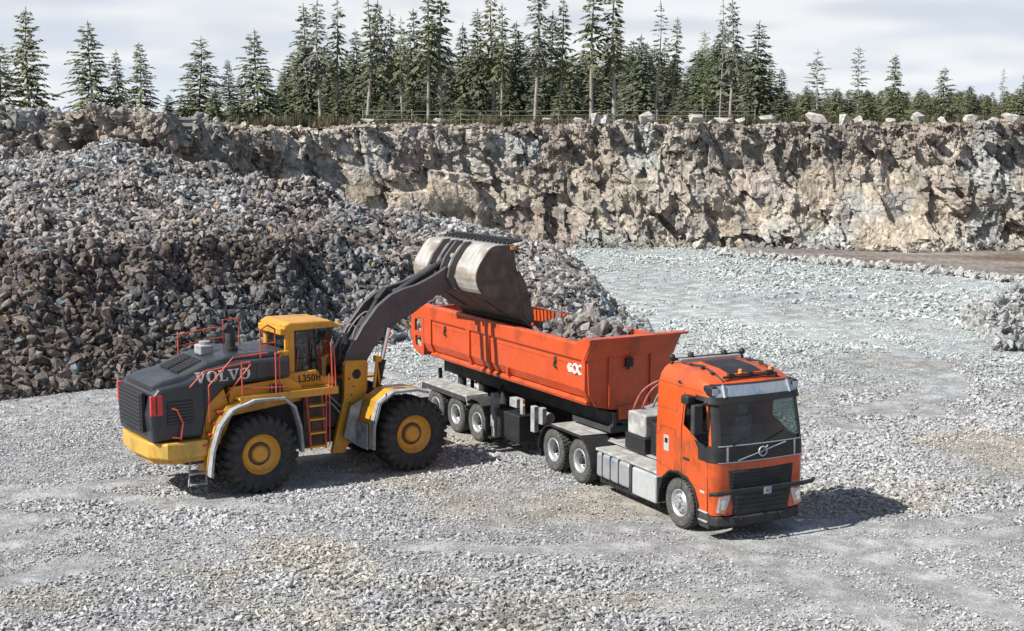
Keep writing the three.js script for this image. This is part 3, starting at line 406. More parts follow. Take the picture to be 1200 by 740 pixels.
// ---------- wheel loader ----------
const font = await new FontLoader().loadAsync('fonts/droid/droid_sans_bold.typeface.json'), serif = await new FontLoader().loadAsync('fonts/droid/droid_serif_bold.typeface.json');
function text(str, f, size, depth, width) { const g = new TextGeometry(str, { font: f, size, depth, curveSegments: 5, bevelEnabled: false }); g.computeBoundingBox(); const b = g.boundingBox, w = b.max.x - b.min.x; g.translate(-b.min.x, -b.min.y, 0); if (width) g.scale(width / w, 1, 1); return g; }
{
  const L = thing('wheel_loader', 'big yellow and charcoal wheel loader tipping its raised bucket', 'wheel loader', [-3.361, 0, -38.261], THREE.MathUtils.degToRad(32.8)); L.scale.setScalar(0.957);
  // wheels
  const tyreG = (() => {
    const prof = [[0.50, 0.20], [0.52, 0.34], [0.62, 0.405], [0.78, 0.42], [0.90, 0.40], [0.945, 0.33], [0.955, 0.15], [0.955, -0.15], [0.945, -0.33], [0.90, -0.40], [0.78, -0.42], [0.62, -0.405], [0.52, -0.34], [0.50, -0.20]];
    const g = [lathe(prof, 48)], n = 26;
    for (let i = 0; i < n; i++) for (const s of [-1, 1]) {
      const a = (i + (s > 0 ? 0.5 : 0)) / n * 2 * Math.PI; let l = prism([[0.925, -0.085], [1.0, -0.07], [1.0, 0.07], [0.925, 0.085]], 0, 0.40, 0.012); l.applyMatrix4(new THREE.Matrix4().makeRotationX(0)); if (s < 0) l.translate(0, 0, -0.40); g.push(l.rotateZ(a));
      g.push(box(0.80, 0.965, -0.055, 0.055, s * 0.385, s * 0.432).rotateZ(a));
    }
    return merge(g);
  })();
  const rimG = merge([lathe([[0.0, 0.10], [0.19, 0.10], [0.205, 0.08], [0.205, 0.02], [0.27, 0.0], [0.29, 0.03], [0.43, 0.10], [0.47, 0.18], [0.52, 0.30], [0.54, 0.30], [0.53, 0.1], [0.50, -0.2]], 40)]);
  const hubG = merge([lathe([[0.0, 0.30], [0.15, 0.295], [0.205, 0.265], [0.225, 0.22], [0.225, 0.05]], 32), ...Array.from({ length: 12 }, (_, i) => cylZ(0.18 * Math.cos(i * 0.5236), 0.18 * Math.sin(i * 0.5236), 0.26, 0.295, 0.014, 6))]);
  const ringG = merge([lathe([[0.225, 0.22], [0.255, 0.225], [0.30, 0.20], [0.30, 0.02]], 32)]), plateG = merge([lathe([[0.30, 0.185], [0.40, 0.20], [0.46, 0.24], [0.505, 0.33], [0.52, 0.33]], 40)]);
  for (const [x, s] of [[0, 1], [0, -1], [-4.4, 1], [-4.4, -1]]) {
    const w = group('wheel', L, x, 1.0, s * 1.28); if (s < 0) w.rotation.y = Math.PI;
    for (const [n, g, m] of [['tyre', tyreG, M.rubber], ['rim', rimG, M.dark], ['rim_plate', plateG, M.yellow], ['seal_ring', ringG, M.brown], ['hub', hubG, M.yellow]]) { const q = new THREE.Mesh(g, m); q.name = n; q.castShadow = q.receiveShadow = true; w.add(q); }
  }
  part('axle', [cylZ(0, 1.0, -1.2, 1.2, 0.2), cylZ(-4.4, 1.0, -1.2, 1.2, 0.2), rbox(-0.4, 0.4, 0.65, 1.35, -0.4, 0.4, 0.1), rbox(-4.8, -4.0, 0.65, 1.35, -0.4, 0.4, 0.1)], M.dark, L);
  part('rear_frame', [rbox(-6.4, -2.5, 0.85, 2.35, -0.62, 0.62, 0.05), prism([[-6.0, 1.3], [-5.6, 2.7], [-3.4, 2.8], [-2.7, 2.45], [-2.6, 1.5], [-5.8, 1.2]], -0.95, 0.95, 0.03)], M.dark, L);
  part('counterweight', [prismY([[-7.12, -1.0], [-7.2, 0], [-7.12, 0.95], [-6.78, 1.42], [-5.75, 1.42], [-5.75, -1.42], [-6.78, -1.42]], 1.1, 1.52, 0.05), prismY([[-7.0, -0.9], [-7.05, 0], [-7.0, 0.9], [-6.6, 1.3], [-5.75, 1.3], [-5.75, -1.3], [-6.6, -1.3]], 0.95, 1.12, 0.04)], M.paleYellow, L);
  // hood
  const hood = part('engine_hood', [prism([[-7.08, 1.56], [-7.14, 2.2], [-7.02, 2.72], [-6.9, 2.86], [-6.2, 2.98], [-5.55, 3.24], [-4.8, 3.38], [-3.4, 3.38], [-3.4, 2.86], [-5.15, 2.78], [-5.62, 2.35], [-5.8, 1.56]], -1.28, 1.28, 0.09), prism([[-7.0, 2.3], [-6.98, 2.9], [-6.75, 3.0], [-6.2, 3.1], [-5.55, 3.37], [-4.8, 3.52], [-3.42, 3.52], [-3.42, 2.9]], -1.02, 1.02, 0.1)], M.charcoal, L);
  for (const z of [-0.55, 0.15]) { const g = [box(-0.34, 0.34, -0.012, 0.012, -0.28, 0.28)]; for (let i = 0; i < 9; i++) g.push(box(-0.32 + i * 0.08, -0.29 + i * 0.08, 0, 0.035, -0.27, 0.27)); part('hood_vent', g.map(q => q.rotateZ(0.36).translate(-5.88, 3.245, z + 0.2)), M.black, hood); }
  for (const s of [-1, 1]) { const v = part('side_vent', box(-6.72, -6.05, 1.95, 2.55, s * 1.282, s * 1.29), M.black, hood); for (let i = 0; i < 7; i++) part('slat', box(-6.70, -6.07, 1.99 + i * 0.08, 2.03 + i * 0.08, s * 1.288, s * 1.305), M.charcoal, v); part('hood_seam', [box(-5.75, -5.735, 1.7, 3.1, s * 1.281, s * 1.286), box(-4.35, -4.335, 2.85, 3.3, s * 1.281, s * 1.286), box(-6.8, -3.5, 2.84, 2.852, s * 1.281, s * 1.286)], M.black, hood); }
  part('hood_seam', [box(-4.4, -4.385, 3.515, 3.525, -0.9, 0.9), box(-5.3, -3.5, 3.40, 3.41, 1.02, 1.03)], M.black, hood);
  const gr = part('rear_grille', [rbox(-7.22, -7.1, 1.75, 2.75, -0.85, 0.85, 0.03)], M.black, L); for (let i = 0; i < 9; i++) part('slat', box(-7.25, -7.215, 1.84 + i * 0.1, 1.88 + i * 0.1, -0.8, 0.8), M.charcoal, gr);
  for (const s of [-1, 1]) { const t = part('tail_light', [rbox(-7.13, -6.82, 2.22, 2.72, s * 1.25 - 0.05, s * 1.25 + 0.05, 0.025)], M.redLamp, L); part('lens_divider', box(-7.0, -6.97, 2.25, 2.73, s * 1.296, s * 1.306), M.black, t); }
  for (const s of [-1, 1]) { part('side_panel', [prism([[-5.1, 2.0], [-5.05, 2.74], [-3.45, 2.84], [-3.1, 2.6], [-3.1, 2.2]], s > 0 ? 0.95 : -1.26, s > 0 ? 1.26 : -0.95, 0.02)], M.yellow, L); }
  part('side_housing', [prism([[-5.85, 1.3], [-5.7, 2.3], [-5.2, 2.72], [-5.0, 2.0], [-5.3, 1.3]], -1.2, 1.2, 0.02), prismY([[-6.7, -1.36], [-6.7, 1.36], [-5.55, 1.36], [-5.55, -1.36]], 0.98, 1.5, 0.03)], M.yellow, L);
  { const g = text('VOLVO', serif, 0.27, 0.03, 1.45).translate(-5.98, 2.93, 1.279); g.rotateZ(0); part('lettering', g, M.letter, hood); }
  part('exhaust_stack', [cylY(-4.66, 0.35, 3.5, 3.62, 0.19), cylY(-4.66, 0.35, 3.6, 4.08, 0.13), bar([-4.66, 4.05, 0.35], [-4.80, 4.16, 0.35], 0.12, 14)], M.dark, L);
  part('air_intake', [rbox(-5.4, -5.05, 3.42, 3.68, -0.3, 0.15, 0.05), cylY(-5.2, -0.05, 3.68, 3.76, 0.15)], M.grey, L);
  const R = 0.021, rail = pts => part('handrail', poly(pts, R), M.rail, L);
  rail([[-6.42, 1.58, 1.38], [-6.36, 2.0, 1.42], [-6.5, 2.34, 1.40], [-6.62, 2.38, 1.34]]); rail([[-6.42, 1.62, 1.38], [-6.62, 1.66, 1.36]]);
  rail([[-5.68, 1.95, 1.42], [-5.68, 2.86, 1.42], [-5.02, 3.52, 1.42], [-4.1, 3.56, 1.42]]); rail([[-6.15, 2.86, 1.36], [-5.78, 3.22, 1.36], [-4.55, 3.36, 1.36], [-4.55, 3.28, 1.3]]);
  rail([[-5.3, 2.5, 1.42], [-4.55, 3.3, 1.42]]); rail([[-4.85, 2.55, 1.55], [-4.85, 3.42, 1.55]]); rail([[-4.85, 2.72, 1.55], [-3.6, 2.66, 1.55]]);
  rail([[-4.15, 3.4, 1.1], [-4.15, 4.1, 1.1], [-3.95, 4.22, 1.1], [-3.75, 4.1, 1.1], [-3.75, 3.4, 1.1]]); rail([[-4.15, 3.75, 1.1], [-3.75, 3.75, 1.1]]); rail([[-4.35, 3.4, -0.9], [-4.35, 4.15, -0.9], [-3.9, 4.15, -0.9], [-3.9, 3.4, -0.9]]);
  rail([[-5.6, 3.3, -0.9], [-5.6, 3.85, -0.9], [-4.7, 3.95, -0.9], [-4.35, 3.95, -0.9]]); rail([[-5.6, 3.55, -0.9], [-4.4, 3.68, -0.9]]);
  rail([[-3.95, 2.5, 1.58], [-3.95, 3.55, 1.58], [-3.85, 3.55, 1.58], [-3.85, 2.5, 1.58]]); rail([[-2.36, 2.5, 1.55], [-2.36, 3.6, 1.5], [-2.28, 3.66, 1.3]]); rail([[-2.28, 2.5, 1.58], [-2.28, 3.5, 1.5]]); rail([[-2.62, 1.1, 1.66], [-2.6, 2.35, 1.66]]); rail([[-2.52, 1.08, 1.66], [-2.50, 2.9, 1.66]]);
  // platform, ladders, fenders
  part('platform', [rbox(-4.95, -2.24, 2.44, 2.5, 0.8, 1.62, 0.012), rbox(-4.95, -2.24, 2.44, 2.5, -1.62, -0.8, 0.012)], M.paleYellow, L);
  part('toe_board', [box(-4.95, -2.24, 2.36, 2.54, 1.622, 1.645), box(-4.95, -2.24, 2.36, 2.54, -1.645, -1.622)], M.yellow, L);
  for (const s of [-1, 1]) { const l = part('ladder', [bar([-3.10, 2.44, s * 1.5], [-3.02, 0.95, s * 1.6], 0.03), bar([-2.66, 2.44, s * 1.5], [-2.6, 0.95, s * 1.6], 0.03)], M.rail, L); for (let i = 0; i < 4; i++) part('step', rbox(-3.08, -2.62, 1.0 + i * 0.36, 1.05 + i * 0.36, s * 1.56 - 0.12, s * 1.56 + 0.12, 0.01), M.yellow, l); part('ladder_back', box(-3.12, -2.6, 0.95, 2.4, s * 1.36, s * 1.38), M.brown, l); }
  for (const s of [-1, 1]) { const l = part('rear_step', [bar([-6.2, 0.98, s * 1.36], [-6.27, 0.38, s * 1.42], 0.022), bar([-5.82, 0.98, s * 1.36], [-5.8, 0.38, s * 1.42], 0.022)], M.grey, L); for (const y of [0.4, 0.68]) part('step', rbox(-6.25, -5.8, y, y + 0.035, s * 1.40 - 0.1, s * 1.40 + 0.1, 0.008), M.grey, l); part('step_bracket', box(-6.3, -5.75, 0.92, 1.0, s * 1.2 - 0.15, s * 1.2 + 0.15), M.dark, l); }
  const rf = [[-5.82, 0.62], [-5.74, 1.26], [-5.54, 1.86], [-5.2, 2.26], [-4.6, 2.46], [-3.78, 2.44], [-3.48, 2.17], [-3.32, 1.62], [-3.27, 0.95]], ff = [[-1.30, 0.75], [-1.28, 1.38], [-1.08, 2.0], [-0.66, 2.26], [0.05, 2.26], [0.42, 2.16]];
  for (const s of [-1, 1]) {
    const z = (a, b) => s > 0 ? [a, b] : [-b, -a];
    const f = part('rear_fender', strip(rf.slice(0, 6).map(p => [p[0] - 0.02, p[1] + 0.03]), 0.06, ...z(0.85, 1.52)), M.yellow, L); part('fender_flare', strip(rf, 0.07, ...z(1.52, 1.76)), M.grey, f);
    const steps = []; for (let i = 0; i < 4; i++) steps.push(rbox(-5.86 + i * 0.13, -5.70 + i * 0.13, 1.35 + i * 0.27, 1.40 + i * 0.27, ...z(1.05, 1.5), 0.008)); part('fender_step', steps, M.rail, f);
    const g = part('front_fender', strip(ff, 0.06, ...z(0.8, 1.5)), M.yellow, L); part('fender_flare', strip(ff, 0.07, ...z(1.5, 1.74)), M.grey, g); part('mud_flap', [prism([[-1.72, 1.0], [-1.34, 0.72], [-1.30, 1.4], [-1.12, 1.98], [-1.5, 1.8]], ...z(0.8, 0.86), 0.005), box(-1.36, -1.33, 0.72, 1.4, ...z(0.85, 1.5))], M.grey, g);
  }
  // cab
  const cab = group('cab', L, 0, 0, 0.15); cab.scale.z = 0.84;
  const glassBox = (...a) => part('window', box(...a), M.glass, cab);
  part('cab_floor', rbox(-3.32, -1.98, 2.46, 2.6, -0.8, 0.8, 0.02), M.yellow, cab);
  part('cab_roof', [prism([[-3.42, 4.02], [-3.4, 4.13], [-3.25, 4.2], [-2.1, 4.18], [-1.85, 4.06], [-1.68, 4.03], [-1.82, 3.99], [-3.3, 3.97]], -0.92, 0.92, 0.045)], M.yellow, cab);
  part('roof_visor', rbox(-3.5, -3.32, 3.88, 4.06, -0.86, 0.86, 0.03), M.yellow, cab);
  for (const s of [-1, 1]) {
    part('pillar', [bar([-3.28, 2.55, s * 0.78], [-3.28, 4.02, s * 0.78], 0.085, 10), rbox(-3.36, -3.1, 2.55, 4.02, s * 0.80 - 0.05, s * 0.80 + 0.05, 0.02)], M.yellow, cab); part('pillar', bar([-2.02, 2.55, s * 0.78], [-2.08, 4.0, s * 0.78], 0.045, 8), M.black, cab);
    part('lower_panel', prism([[-3.36, 2.5], [-3.36, 2.88], [-2.55, 2.92], [-2.38, 2.72], [-2.05, 2.70], [-2.02, 2.5]], s > 0 ? 0.8 : -1.0, s > 0 ? 1.0 : -0.8, 0.03), M.yellow, cab);
    part('window', box(-3.1, -2.06, 2.70, 3.98, s * 0.80 - 0.006, s * 0.80 + 0.006), M.glass, cab); part('door_frame', [...poly([[-3.08, 2.8, s * 0.815], [-3.08, 3.96, s * 0.815], [-2.52, 3.96, s * 0.815], [-2.44, 2.8, s * 0.815]], 0.028, 6)], M.black, cab);
  }
  glassBox(-3.315, -3.303, 2.98, 3.96, -0.7, 0.7); glassBox(-2.04, -2.028, 2.62, 3.97, -0.74, 0.74); part('rear_panel', rbox(-3.34, -3.27, 2.55, 3.0, -0.78, 0.78, 0.02), M.yellow, cab);
  part('operator_seat', [rbox(-2.95, -2.45, 2.9, 3.05, -0.27, 0.27, 0.05), rbox(-3.05, -2.9, 3.0, 3.7, -0.26, 0.26, 0.06), rbox(-2.85, -2.55, 2.6, 2.9, -0.2, 0.2, 0.03)], M.black, cab);
  part('steering_column', [bar([-2.3, 2.6, 0], [-2.42, 3.2, 0], 0.05), new THREE.TorusGeometry(0.2, 0.02, 6, 20).rotateX(Math.PI / 2).rotateZ(-0.4).translate(-2.44, 3.24, 0), rbox(-2.25, -2.1, 2.6, 3.1, -0.3, 0.3, 0.03)], M.black, cab);
  part('lettering', text('L350H', font, 0.18, 0.012, 0.62).translate(-3.06, 2.63, 1.0), M.inkBlack, cab);
  part('air_cleaner', [cylY(-3.5, 1.05, 2.5, 3.36, 0.13), cylY(-3.5, 1.05, 3.36, 3.44, 0.1), cylY(-3.5, 1.05, 3.44, 3.5, 0.15)], M.yellow, L);
  part('mirror', [rbox(-1.82, -1.74, 3.55, 3.85, 1.05, 1.28, 0.02), bar([-2.05, 3.9, 0.8], [-1.78, 3.82, 1.15], 0.015)], M.black, L);
  part('work_light', [rbox(-1.74, -1.66, 4.02, 4.14, 0.45, 0.62, 0.02), rbox(-1.74, -1.66, 4.02, 4.14, -0.62, -0.45, 0.02)], M.lampGlass, L);
  for (const s of [-1, 1]) { part('grab_handle', poly([[-3.05, 2.95, s * 0.86], [-3.0, 3.5, s * 0.88]], 0.014, 5), M.rail, L);
    part('wiring_box', [rbox(-4.0, -3.7, 2.5, 2.72, Math.min(s * 1.28, s * 1.42), Math.max(s * 1.28, s * 1.42), 0.02)], M.dark, L); part('brake_line', [curve([[-2.6, 1.9, s * 0.5], [-2.2, 2.2, s * 0.62], [-1.8, 1.9, s * 0.6], [-1.5, 1.6, s * 0.5]], 0.025), curve([[-2.6, 1.6, s * 0.45], [-2.1, 1.95, s * 0.66], [-1.7, 1.6, s * 0.6], [-1.45, 1.3, s * 0.5]], 0.025)], M.cable, L);
    part('frame_bolts', Array.from({ length: 7 }, (_, i) => cylZ(-1.45 + 0.07 * (i % 3), 1.2 + i * 0.22, s * 0.66 - 0.02, s * 0.66 + 0.025, 0.022, 6)), M.dark, L); }
  // articulation and front frame
  part('hitch', [rbox(-2.6, -1.5, 0.8, 1.15, -0.45, 0.45, 0.04), rbox(-2.6, -1.5, 1.75, 2.1, -0.45, 0.45, 0.04), cylY(-2.1, 0, 0.7, 2.2, 0.16), rbox(-2.5, -1.4, 1.2, 2.45, -0.5, 0.5, 0.05)], M.black, L);
  const tower = [[-1.60, 2.0], [-1.56, 2.92], [-1.48, 3.0], [-0.95, 2.98], [-0.86, 2.9], [-0.9, 2.19], [-1.02, 1.9], [-1.2, 1.5], [-1.33, 0.95], [-1.62, 0.5], [-1.97, 0.54], [-1.80, 1.2]];
  const fr = part('front_frame', [prism(tower, 0.5, 0.66, 0.02, [circle(-1.21, 2.62, 0.13)]), prism(tower, -0.66, -0.5, 0.02, [circle(-1.21, 2.62, 0.13)]), prism([[-1.5, 0.7], [-1.4, 2.0], [-0.6, 1.9], [0.7, 1.5], [0.7, 0.8]], -0.55, 0.55, 0.05)], M.yellow, L);
  part('pivot_pin', [cylZ(-1.21, 2.62, -0.63, 0.63, 0.125)], M.dark, fr);
  part('light_bracket', [bar([-0.82, 2.25, 0.9], [-0.72, 2.98, 0.9], 0.045), bar([-0.6, 2.3, 0.82], [-0.72, 2.9, 0.9], 0.03), rbox(-0.8, -0.62, 2.95, 3.12, 0.8, 1.0, 0.03)], M.yellow, L);
  // boom
  const bt = [[-1.52, 2.72], [-1.36, 3.2], [-0.92, 3.87], [-0.48, 4.38], [-0.05, 4.68], [0.35, 4.82], [0.75, 4.90], [1.11, 5.04], [1.46, 5.20], [1.70, 5.34], [1.98, 5.28], [2.1, 5.05], [2.06, 4.80], [1.71, 4.63], [1.36, 4.56], [1.05, 4.36], [0.65, 4.14], [0.24, 3.94], [-0.16, 3.68], [-0.51, 3.36], [-0.78, 2.98], [-0.98, 2.55], [-1.25, 2.42]];
  const boom = part('lift_arm', [prism(bt, 0.34, 0.5, 0.02), prism(bt, -0.5, -0.34, 0.02)], M.boom, L);
  part('cross_tube', [cylZ(0.25, 4.3, -0.36, 0.36, 0.28, 24), prism([[0.0, 4.2], [0.45, 4.75], [0.65, 4.6], [0.5, 4.1]], -0.33, 0.33, 0.03)], M.dark, boom);
  part('bell_crank', [prism([[-0.28, 4.55], [0.0, 4.85], [0.34, 4.62], [0.4, 3.95], [0.12, 3.9], [0.0, 4.35]], -0.13, 0.13, 0.03)], M.dark, L);
  part('tilt_cylinder', [bar([-1.2, 3.05, 0], [-0.55, 4.0, 0], 0.16, 14), bar([-0.55, 4.0, 0], [-0.12, 4.64, 0], 0.075, 12)], M.dark, L);
  part('tilt_link', [bar([0.15, 4.55, 0.0], [1.95, 5.48, 0.0], 0.10, 10)], M.dark, L);
  for (const s of [-1, 1]) { const c = part('lift_cylinder', bar([-0.72, 1.75, s * 0.62], [-0.42, 2.95, s * 0.60], 0.12, 14), M.dark, L); part('cylinder_rod', bar([-0.42, 2.95, s * 0.6], [-0.18, 3.78, s * 0.58], 0.06, 12), M.chrome, c); part('hydraulic_hose', curve([[-1.25, 3.0, s * 0.22], [-0.9, 3.75, s * 0.28], [-0.45, 4.15, s * 0.24], [-0.15, 4.05, s * 0.2]], 0.026, 20), M.cable, c); }
  for (const s of [-1, 1]) part('hydraulic_hose', curve([[-1.3, 2.9, s * 0.25], [-1.15, 3.5, s * 0.28], [-0.95, 3.85, s * 0.2], [-0.75, 3.7, s * 0.12]], 0.022), M.cable, L);
  // bucket
  const bk = group('bucket', L), W = 1.74;
  const back = [[2.08, 4.68], [1.99, 4.78], [1.92, 4.92], [1.88, 5.08], [1.89, 5.22], [1.93, 5.36], [2.0, 5.49], [2.10, 5.63], [2.20, 5.77], [2.30, 5.88], [2.40, 5.95], [2.52, 5.985], [2.66, 5.99]];
  const low = [[3.62, 3.70], [2.95, 4.12], back[0]], topE = [back[12], [3.06, 5.97]];
  const side = [[3.62, 3.70], [3.02, 4.10], ...back, [3.08, 5.98], [3.20, 5.3], [3.32, 4.7]];
  const c2 = [2.62, 5.24];
  part('back_shell', [strip([...back, [3.06, 5.97]], 0.055, -W, W)], M.worn, bk);
  part('bucket_floor', [strip(low, 0.06, -W, W), strip([[3.0, 4.03], [2.55, 4.33], [2.35, 4.5]], 0.05, -1.3, -0.7), strip([[3.0, 4.03], [2.55, 4.33], [2.35, 4.5]], 0.05, 0.7, 1.3)], M.brown, bk);
  for (const s of [-1, 1]) part('side_plate', [prism(side, s * W - 0.025, s * W + 0.025, 0.01), prism([[3.66, 3.72], [3.78, 3.9], [3.5, 4.9], [3.28, 5.25], [3.20, 5.2], [3.3, 4.7], [3.45, 3.95]], s * W - 0.045, s * W + 0.045, 0.012)], M.brown, bk);
  part('cutting_edge', [prism([[3.5, 3.74], [3.86, 3.5], [3.88, 3.55], [3.55, 3.82]], -W - 0.03, W + 0.03, 0.008)], M.brown, bk);
  for (let i = 0; i < 8; i++) part('tooth', prism([[3.7, 3.58], [4.04, 3.34], [4.05, 3.40], [3.78, 3.68]], -W + i * (2 * W - 0.16) / 7, -W + 0.16 + i * (2 * W - 0.16) / 7, 0.01), M.brown, bk);
  const sg = part('spill_guard', [box(2.98, 3.04, 6.0, 6.03, -W, W), box(3.36, 3.41, 6.06, 6.12, -W, W)], M.dark, bk); for (let i = 0; i < 17; i++) part('guard_bar', prism([[2.9, 5.99], [3.38, 6.06], [3.38, 6.10], [2.9, 6.05]], -W + i * (2 * W - 0.07) / 16, -W + 0.07 + i * (2 * W - 0.07) / 16, 0.005), M.dark, sg);
  for (const z of [-0.62, -0.16, 0.08, 0.54]) part('hinge_bracket', prism([[1.66, 5.06], [1.72, 5.34], [1.86, 5.62], [2.2, 6.02], [2.45, 6.03], [2.2, 5.6], [2.0, 5.3], [2.0, 4.95], [2.25, 4.6], [2.1, 4.62], [1.85, 4.78]], z, z + 0.09, 0.012), M.boom, bk);
  part('hinge_pin', [cylZ(1.92, 5.08, -0.66, 0.66, 0.08), cylZ(2.05, 5.62, -0.2, 0.2, 0.07)], M.chrome, bk);
  { const sp = thing('rock_spill', 'dark rocks sliding off the raised bucket lip', 'rock spill', [-3.361, 0, -38.261], THREE.MathUtils.degToRad(32.8)); sp.scale.setScalar(0.957); const r = rng(61); for (let i = 0; i < 90; i++) { const t = r(), x = lerp(2.5, 3.75, t), s = lerp(0.14, 0.48, r() * r()), k = lerp(0.6, 1.2, r()); single('rock', { x, y: lerp(4.72, 3.78, t) + 0.05 + (0.55 - 0.35 * t) * r(), z: lerp(-1.6, 1.62, r()), s: [s * 1.2, s * 0.85, s], r: [r() * 6.3, r() * 6.3, r() * 6.3], c: [0.24 * k, 0.225 * k, 0.215 * k] }, ROCKS, i, sp); } }
  part('corner_marker', [rbox(2.98, 3.1, 5.85, 5.95, W + 0.02, W + 0.06, 0.01)], M.amber, bk);
}
// ---------- road wheels ----------
function roadWheel(dual) {
  const tyre = (z) => { const g = [lathe([[0.30, 0.10], [0.32, 0.135], [0.40, 0.15], [0.47, 0.148], [0.515, 0.125], [0.525, 0.06], [0.525, -0.06], [0.515, -0.125], [0.47, -0.148], [0.40, -0.15], [0.32, -0.135], [0.30, -0.10]], 36).translate(0, 0, z)]; for (let i = 0; i < 36; i++) for (const k of [-0.065, 0.065]) g.push(box(0.515, 0.54, -0.028, 0.028, z + k - 0.052, z + k + 0.052).rotateZ((i + (k > 0 ? 0.5 : 0)) / 36 * 2 * Math.PI)); return g; };
  const t = merge(dual ? [tyre(-0.16), tyre(-0.50)] : [tyre(-0.15)]), z = dual ? -0.16 : -0.15;
  const rim = merge(dual ? [lathe([[0.09, -0.19], [0.20, -0.19], [0.215, -0.17], [0.23, -0.10], [0.245, -0.045], [0.285, -0.03], [0.305, -0.03], [0.31, -0.06]], 32), lathe([[0.31, -0.25], [0.0, -0.25]], 24)] : [lathe([[0.085, -0.02], [0.17, -0.015], [0.20, -0.03], [0.225, -0.10], [0.25, -0.06], [0.28, -0.025], [0.305, -0.02], [0.31, -0.06]], 32), lathe([[0.31, -0.2], [0.0, -0.2]], 24)]);
  const hub = merge([cylZ(0, 0, dual ? -0.25 : -0.12, dual ? -0.06 : 0.035, 0.095, 20, 0.08), ...Array.from({ length: 10 }, (_, i) => cylZ(0.15 * Math.cos(i * 0.628), 0.15 * Math.sin(i * 0.628), dual ? -0.2 : -0.03, dual ? -0.15 : 0.015, 0.017, 6))]);
  return [['tyre', t, M.dustyRubber], ['rim', rim, M.silver], ['hub', hub, dual ? M.dark : M.silver]];
}
const FRONT = roadWheel(false), DUAL = roadWheel(true);
function putWheel(set, parent, x, z, r = 0.562) { const w = group('wheel', parent, x, r, z); if (z < 0) w.rotation.y = Math.PI; w.scale.setScalar(r / 0.54); for (const [n, g, m] of set) { const q = new THREE.Mesh(g, m); q.name = n; q.castShadow = q.receiveShadow = true; w.add(q); } return w; }
